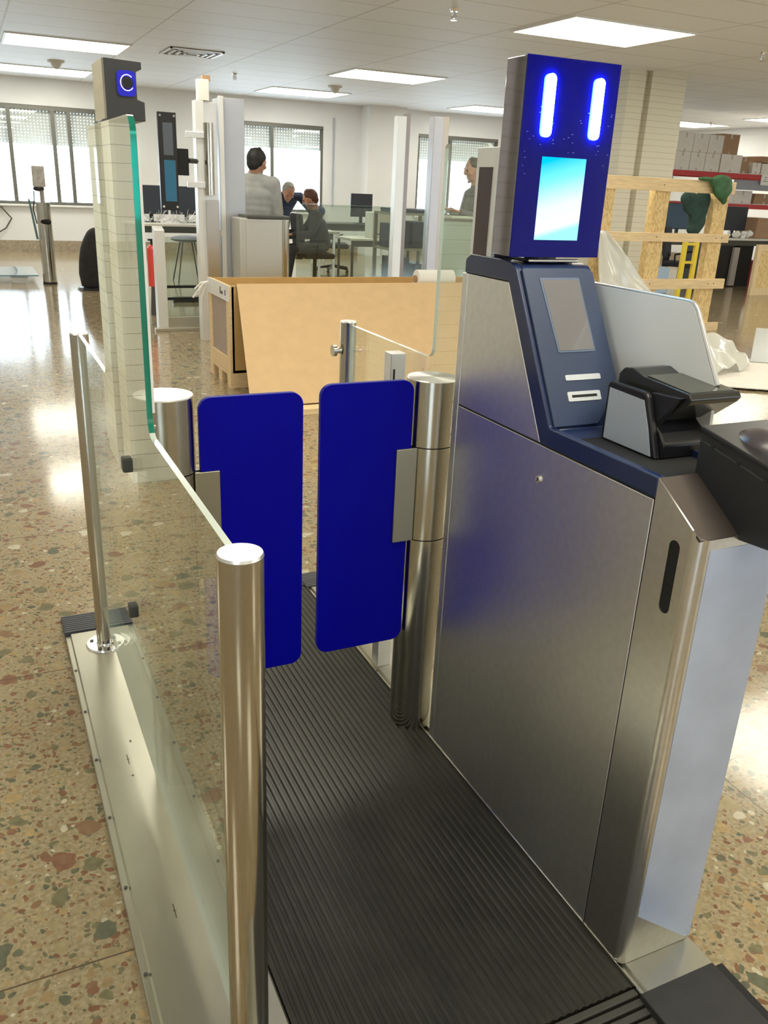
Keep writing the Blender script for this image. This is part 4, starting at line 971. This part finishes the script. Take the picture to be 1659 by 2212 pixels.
# shelving
t = thing('shelving', 'tall shelving with red beams against the right side of the room', 'shelving', (11.7, 12.8, 0))
for x in (11.75, 15.6):
    for y in (12.9, 13.7): obj('upright', box(B(), x, x+.07, y, y+.06, 0, 2.0), grey_steel, t)
for z in (1.90, 1.36): obj('beam', box(B(), 11.75, 15.67, 12.86, 12.90, z, z+.085), red_beam, t, label='red beam'); obj('beam', box(B(), 11.75, 15.67, 13.72, 13.76, z, z+.085), red_beam, t)
for z in (1.985, 1.445): obj('shelf_board', box(B(), 11.75, 15.67, 12.88, 13.74, z, z+.012), alu_white, t)
bm = box(B(), 13.35, 15.6, 12.90, 12.92, 1.70, 1.88); obj('back_strip', bm, grey_steel, t)
bm = box(B(), 13.98, 14.20, 12.845, 12.857, 1.80, 2.0); nt_ = obj('notice', bm, paper, t)
bm = B()
for k, w in enumerate((.06, .04, .12)): box(bm, 14.09-w/2, 14.09+w/2, 12.843, 12.845, 1.94-k*.035, 1.95-k*.035)
obj('printed_lines', bm, dark_metal, nt_)
def carton(x0, x1, z0, z1, y0, y1, mat, label, group=None, tapecol=True):
    t = thing('carton', label, 'box', (x0, y0, z0), group)
    obj('box', box(B(), x0, x1, y0, y1, z0, z1), mat, t, bevel=.004)
    if tapecol:
        xm = (x0+x1)/2; obj('tape', box(box(B(), xm-.022, xm+.022, y0-.002, y0, z0+.001, z0+.045), xm-.022, xm+.022, y0-.002, y0, z1-.08, z1-.001), P('pale_tape', (.56, .52, .46), .5), t)
    return t
G = 'white cartons stacked on the top shelf'
nm = ['left', 'middle', 'right']
for i in range(3):
    carton(11.84+i*.37, 12.20+i*.37, 1.998, 2.305, 12.95, 13.5, card_white, '%s white carton of the lower row on the top shelf' % nm[i], G)
for i in range(3):
    carton(11.86+i*.37, 12.22+i*.37, 2.307, 2.62, 12.95, 13.5, card_white, '%s white carton of the upper row on the top shelf' % nm[i], G)
carton(12.98, 13.40, 2.31, 2.66, 13.0, 13.5, card_brown, 'brown carton standing above the others beside the white stack')
carton(12.97, 13.50, 1.998, 2.309, 12.95, 13.5, card_white, 'wide pale carton under the brown carton')
carton(13.53, 13.75, 1.998, 2.29, 13.0, 13.5, card_brown, 'narrow brown carton right of the wide pale carton')
carton(13.80, 14.02, 1.998, 2.20, 12.95, 13.4, card_white, 'small pale carton above the notice on the top shelf')
carton(14.05, 14.45, 1.998, 2.19, 12.95, 13.4, card_white, 'pale carton at the right end of the top shelf')
carton(14.02, 14.50, 2.205, 2.32, 12.95, 13.4, card_brown, 'flat brown carton lying on the pale carton at the right')
carton(13.50, 13.98, 1.458, 1.69, 13.0, 13.6, card_white, 'pale carton on the second shelf left of the brown one')
carton(14.05, 14.60, 1.458, 1.65, 13.0, 13.6, card_brown, 'brown carton at the right end of the second shelf')
# desk line under shelving
desk(9.7, 14.6, 11.95, 12.75, .86, 'long white desk in front of the red shelving')
monitor(11.55, 12.3, .86, .62, .44, 'large blue monitor behind the green jacket', scr=screen_blue)
monitor(12.95, 12.35, .86, .58, .42, 'dark monitor right of the wooden frame', back=True)
monitor(10.5, 12.3, .86, .5, .4, 'dark monitor behind the ribbed column', back=True)
bm = B(); rnd = random.Random(2)
for k in range(24): ball(bm, (rnd.uniform(12.5, 13.1), rnd.uniform(12.0, 12.1), .87+rnd.random()*.10), rnd.uniform(.02, .05), 7)
tag(obj('paper_scraps', bm, paper, loc=(12.8, 12.05, .87)), 'crumpled white wrap on the long desk right of the frame', 'wrap', kind='stuff')
carton(13.28, 13.75, .861, 1.22, 12.1, 12.6, card_brown, 'brown carton on the long desk beside the dark monitor', tapecol=False)
t = thing('drawer_unit', 'black cabinet under the long desk beside the wooden frame', 'cabinet', (12.0, 12.05, 0))
obj('body', box(B(), 12.05, 12.75, 12.05, 12.6, 0, .80), black, t, bevel=.004); obj('side_bag', box(B(), 12.72, 12.86, 12.0, 12.1, .02, .70), P('pale_bag', (.45, .42, .42), .6), t)
tag(obj('cabinet_block', box(B(), 12.90, 13.25, 12.05, 12.6, 0, .80), black_matt, loc=(12.9, 12.05, 0)), 'narrow black cabinet right of the pale bag under the desk', 'cabinet')
carton(13.27, 13.52, 0, .46, 12.0, 12.5, pink, 'pink carton on the floor under the long desk', tapecol=False)
t = thing('blue_crate', 'pale blue box on the floor behind the wooden frame', 'box', (10.2, 11.3, 0)); obj('body', box(B(), 9.7, 10.5, 11.2, 11.7, 0, .42), P('pale_blue_box', (.45, .58, .75), .5), t, bevel=.01)
office_chair(10.9, 11.4, .6, 'dark office chair behind the wooden frame')
t = thing('crate_end', 'edge of a pine crate on the floor cut by the right picture edge', 'crate', (12.0, 10.81, 0))
bm = B(); box(bm, 12.0, 12.09, 10.81, 10.87, 0, .83); box(bm, 12.09, 13.2, 10.81, 10.87, .0, .12); box(bm, 12.09, 13.2, 10.81, 10.87, .73, .83); obj('frame', bm, pine_v, t)
obj('panel', box(B(), 12.09, 13.2, 10.83, 10.86, .12, .73), osb, t)
# ================================================================== PEOPLE
def limb(bm, pts, rad, seg=12):
    for i in range(len(pts)-1): tube(bm, pts[i], pts[i+1], rad[i], rad[i+1], seg)
    for p, r in zip(pts, rad): ball(bm, p, (r, r, r), 12)
def hand(bm, w, d, up):
    d = Vector(d).normalized(); up = Vector(up); s = d.cross(up).normalized(); w = Vector(w)
    rot = Matrix((s, d, s.cross(d))).transposed().to_4x4()
    ball(bm, w+d*.045, (.038, .048, .018), 12, rot)
    for k, (o, l) in enumerate(((-.028, .060), (-.010, .072), (.009, .068), (.027, .052))):
        a = w+d*.078+s*o; m_ = a+d*l*.55-up*.006; e = a+d*l-up*.022; limb(bm, [a-d*.02, m_, e], [.0095, .009, .008], 8)
    a = w+d*.03-s*.032; limb(bm, [a, a-s*.022+d*.025, a-s*.026+d*.05], [.011, .010, .009], 8)
def person(label, base, J, shirt, hair, trousers=None, wd=1.0, vox=.011):
    t = thing('person', label, 'person', base)
    V = {k: Vector(v) for k, v in J.items()}
    look = V['look'].normalized(); upv = V['hup'].normalized(); side = look.cross(upv).normalized(); up2 = side.cross(look).normalized()
    HS = 1.10; H = Matrix((side, look, up2)).transposed().to_4x4() @ Matrix.Scale(HS, 4); hc = V['head']
    def hp(x, y, z): return hc+(side*x+look*y+up2*z)*HS
    bm = B()
    ball(bm, hc, (.076, .096, .112), 24, H); ball(bm, hp(0, .03, -.07), (.055, .058, .06), 16, H)      # skull, jaw
    ball(bm, hp(0, .102, -.015), (.013, .022, .028), 10, H); ball(bm, hp(0, .075, -.115), (.022, .020, .015), 10, H)   # nose, chin
    for s in (-1, 1):
        ball(bm, hp(s*.078, -.005, -.01), (.012, .024, .034), 10, H); ball(bm, hp(s*.03, .088, .022), (.026, .014, .010), 8, H); ball(bm, hp(s*.045, .065, -.03), (.024, .024, .022), 10, H)
    ball(bm, hp(0, .087, -.062), (.024, .014, .008), 8, H)
    limb(bm, [V['neck'], hp(0, -.02, -.07)], [.062, .056])
    limb(bm, [V['pelvis'], V['chest'], V['neck']], [.085, .085, .055])
    for s in ('l', 'r'):
        limb(bm, [V['sh'+s], V['el'+s], V['wr'+s]], [.045, .036, .025]); hand(bm, V['wr'+s], V['wr'+s]-V['el'+s], Vector((0, 0, 1)) if abs((V['wr'+s]-V['el'+s]).normalized().z) < .8 else look)
        limb(bm, [V['hi'+s], V['kn'+s], V['an'+s]], [.075, .05, .035])
    obj('body', bm, skin_m, t, remesh=vox*.8)
    bm = B()
    acr = (V['shl']-V['shr']).normalized()
    fr = Vector((0, 0, 1)); fr = (V['chest']-V['pelvis']).normalized(); fw = acr.cross(fr).normalized(); TR = Matrix((acr, fw, fr)).transposed().to_4x4()
    for f in range(7):
        u = f/6; p = V['pelvis'].lerp(V['chest'], u); ball(bm, p, ((.165+.022*u)*wd, (.125+.012*math.sin(u*3))*wd, .11), 20, TR)
    ball(bm, V['chest'].lerp(V['neck'], .45), (.155, .09, .075), 18, TR); limb(bm, [V['shl'], V['shr']], [.068, .068]); limb(bm, [V['neck'].lerp(V['chest'], .25), V['neck']], [.08, .066])
    nk = V['neck']-fr*.03
    for s in ('l', 'r'): limb(bm, [nk, V['sh'+s]], [.058, .066])
    for s in ('l', 'r'): limb(bm, [V['sh'+s], V['el'+s], V['el'+s].lerp(V['wr'+s], .88)], [.068*wd, .052*wd, .042])
    obj('shirt', bm, shirt, t, remesh=vox)
    bm = B(); ball(bm, V['pelvis'], (.172, .128, .12), 18, TR)
    for s in ('l', 'r'): limb(bm, [V['hi'+s], V['kn'+s], V['an'+s]], [.098, .068, .055])
    obj('trousers', bm, trousers or trousers_m, t, remesh=vox)
    bm = B(); ball(bm, hp(0, -.016, .016), (.089, .102, .098), 28, H); ball(bm, hp(0, -.055, -.03), (.068, .050, .070), 18, H)
    for k in range(40):
        a = k*2.4; e = .35+1.1*((k*.618) % 1); d3 = (math.cos(a)*math.cos(e), math.sin(a)*math.cos(e), math.sin(e))
        ball(bm, hp(.080*d3[0], -.014+.092*d3[1], .020+.097*d3[2]), (.014, .014, .012), 8)
    # keep the face clear
    for v_ in list(bm.verts):
        q = (H.to_3x3().transposed() @ (v_.co-hc))/(HS*HS)
        if q.y > .055 and q.z < .055: v_.co = v_.co - look*(q.y-.055)*1.2 - look*.012
        if abs(q.x) > .05 and q.y > .02 and q.z < .03: v_.co = v_.co - (side*(q.x)*.25) - look*.02
    obj('hair', bm, hair, t, remesh=.009)
    bm = B()
    for s in (-1, 1): ball(bm, hp(s*.031, .086, .006), (.012, .010, .008), 10, H)
    obj('eyes', bm, hair_blk, t, smooth=True)
    for s in ('l', 'r'):
        a = V['an'+s]; d = Vector((V['toe'].x, V['toe'].y, 0)).normalized(); Rm = Matrix.Rotation(math.atan2(d.y, d.x), 4, 'Z')
        bm = B(); ball(bm, Vector((a.x, a.y, base[2]+.045))+d*.055, (.135, .048, .045), 14, Rm); ball(bm, Vector((a.x, a.y, base[2]+.065)), (.05, .045, .06), 12)
        for v_ in bm.verts:
            if v_.co.z < base[2]+.004: v_.co.z = base[2]+.002
        obj('shoe', bm, black, t, smooth=True)
    return t
# standing man, back to the camera, looking right
x, y = 2.70, 8.95
person('man in a light grey shirt standing with his back turned by the window', (x, y, 0), dict(
    head=(x+.03, y-.0, 1.665), look=(.72, .62, -.28), hup=(.15, .1, 1), neck=(x, y, 1.545), chest=(x-.02, y, 1.33), pelvis=(x-.02, y, .96),
    shl=(x-.165, y+.10, 1.455), shr=(x+.165, y-.10, 1.455), ell=(x-.20, y+.14, 1.16), elr=(x+.215, y-.10, 1.17), wrl=(x-.05, y+.28, 1.02), wrr=(x+.16, y+.10, 1.02),
    hil=(x-.10, y+.06, .93), hir=(x+.08, y-.06, .93), knl=(x-.11, y+.07, .50), knr=(x+.09, y-.05, .50), anl=(x-.12, y+.07, .08), anr=(x+.10, y-.07, .08), toe=(.6, .8, 0)),
    clothing_grey, hair_blk, wd=1.18)
# grey-haired man leaning on the desk towards the camera
x, y = 4.62, 13.95
person('grey-haired man in a navy pullover bending over the desk', (x, y+.0, 0), dict(
    head=(4.47, 13.05, 1.345), look=(-.05, -.72, -.70), hup=(0, -.7, .72), neck=(4.52, 13.20, 1.29), chest=(4.56, 13.42, 1.22), pelvis=(4.62, 13.98, .98),
    shl=(4.75, 13.32, 1.27), shr=(4.32, 13.32, 1.25), ell=(4.92, 13.20, 1.04), elr=(4.20, 13.25, 1.03), wrl=(4.80, 13.15, .82), wrr=(4.10, 13.22, .82),
    hil=(4.72, 13.98, .94), hir=(4.52, 13.98, .94), knl=(4.73, 14.02, .50), knr=(4.51, 14.02, .50), anl=(4.74, 14.12, .08), anr=(4.50, 14.12, .08), toe=(0, -1, 0)),
    clothing_navy, hair_grey)
# seated man, seen from behind/side, facing left
x, y = 4.66, 12.5
person('seated man in a dark jacket facing left with his back to the camera', (x, y, 0), dict(
    head=(4.60, 12.46, 1.27), look=(-.78, .45, -.45), hup=(-.25, 0, 1), neck=(4.68, 12.46, 1.10), chest=(4.72, 12.47, .90), pelvis=(4.80, 12.5, .60),
    shl=(4.66, 12.31, 1.03), shr=(4.76, 12.63, 1.03), ell=(4.55, 12.25, .78), elr=(4.60, 12.72, .80), wrl=(4.30, 12.40, .76), wrr=(4.32, 12.62, .78),
    hil=(4.75, 12.40, .56), hir=(4.75, 12.60, .56), knl=(4.30, 12.38, .55), knr=(4.30, 12.62, .55), anl=(4.22, 12.38, .08), anr=(4.22, 12.62, .08), toe=(-1, 0, 0)),
    clothing_dark, hair_brn, wd=1.1)
# man behind the right cabinet, in profile facing left
x, y = 5.52, 9.35
person('man in a slate grey shirt in profile behind the right glass screen', (x, y, 0), dict(
    head=(x-.02, y, 1.715), look=(-.93, .1, -.25), hup=(-.1, 0, 1), neck=(x+.03, y, 1.52), chest=(x+.05, y, 1.32), pelvis=(x+.05, y, .96),
    shl=(x+.04, y-.18, 1.43), shr=(x+.05, y+.18, 1.43), ell=(x-.02, y-.22, 1.18), elr=(x-.02, y+.2, 1.18), wrl=(x-.25, y-.14, 1.24), wrr=(x-.26, y+.10, 1.25),
    hil=(x+.05, y-.09, .93), hir=(x+.05, y+.09, .93), knl=(x+.03, y-.1, .50), knr=(x+.03, y+.1, .50), anl=(x+.06, y-.1, .08), anr=(x+.06, y+.1, .08), toe=(-1, 0, 0)),
    clothing_slate, hair_blk)
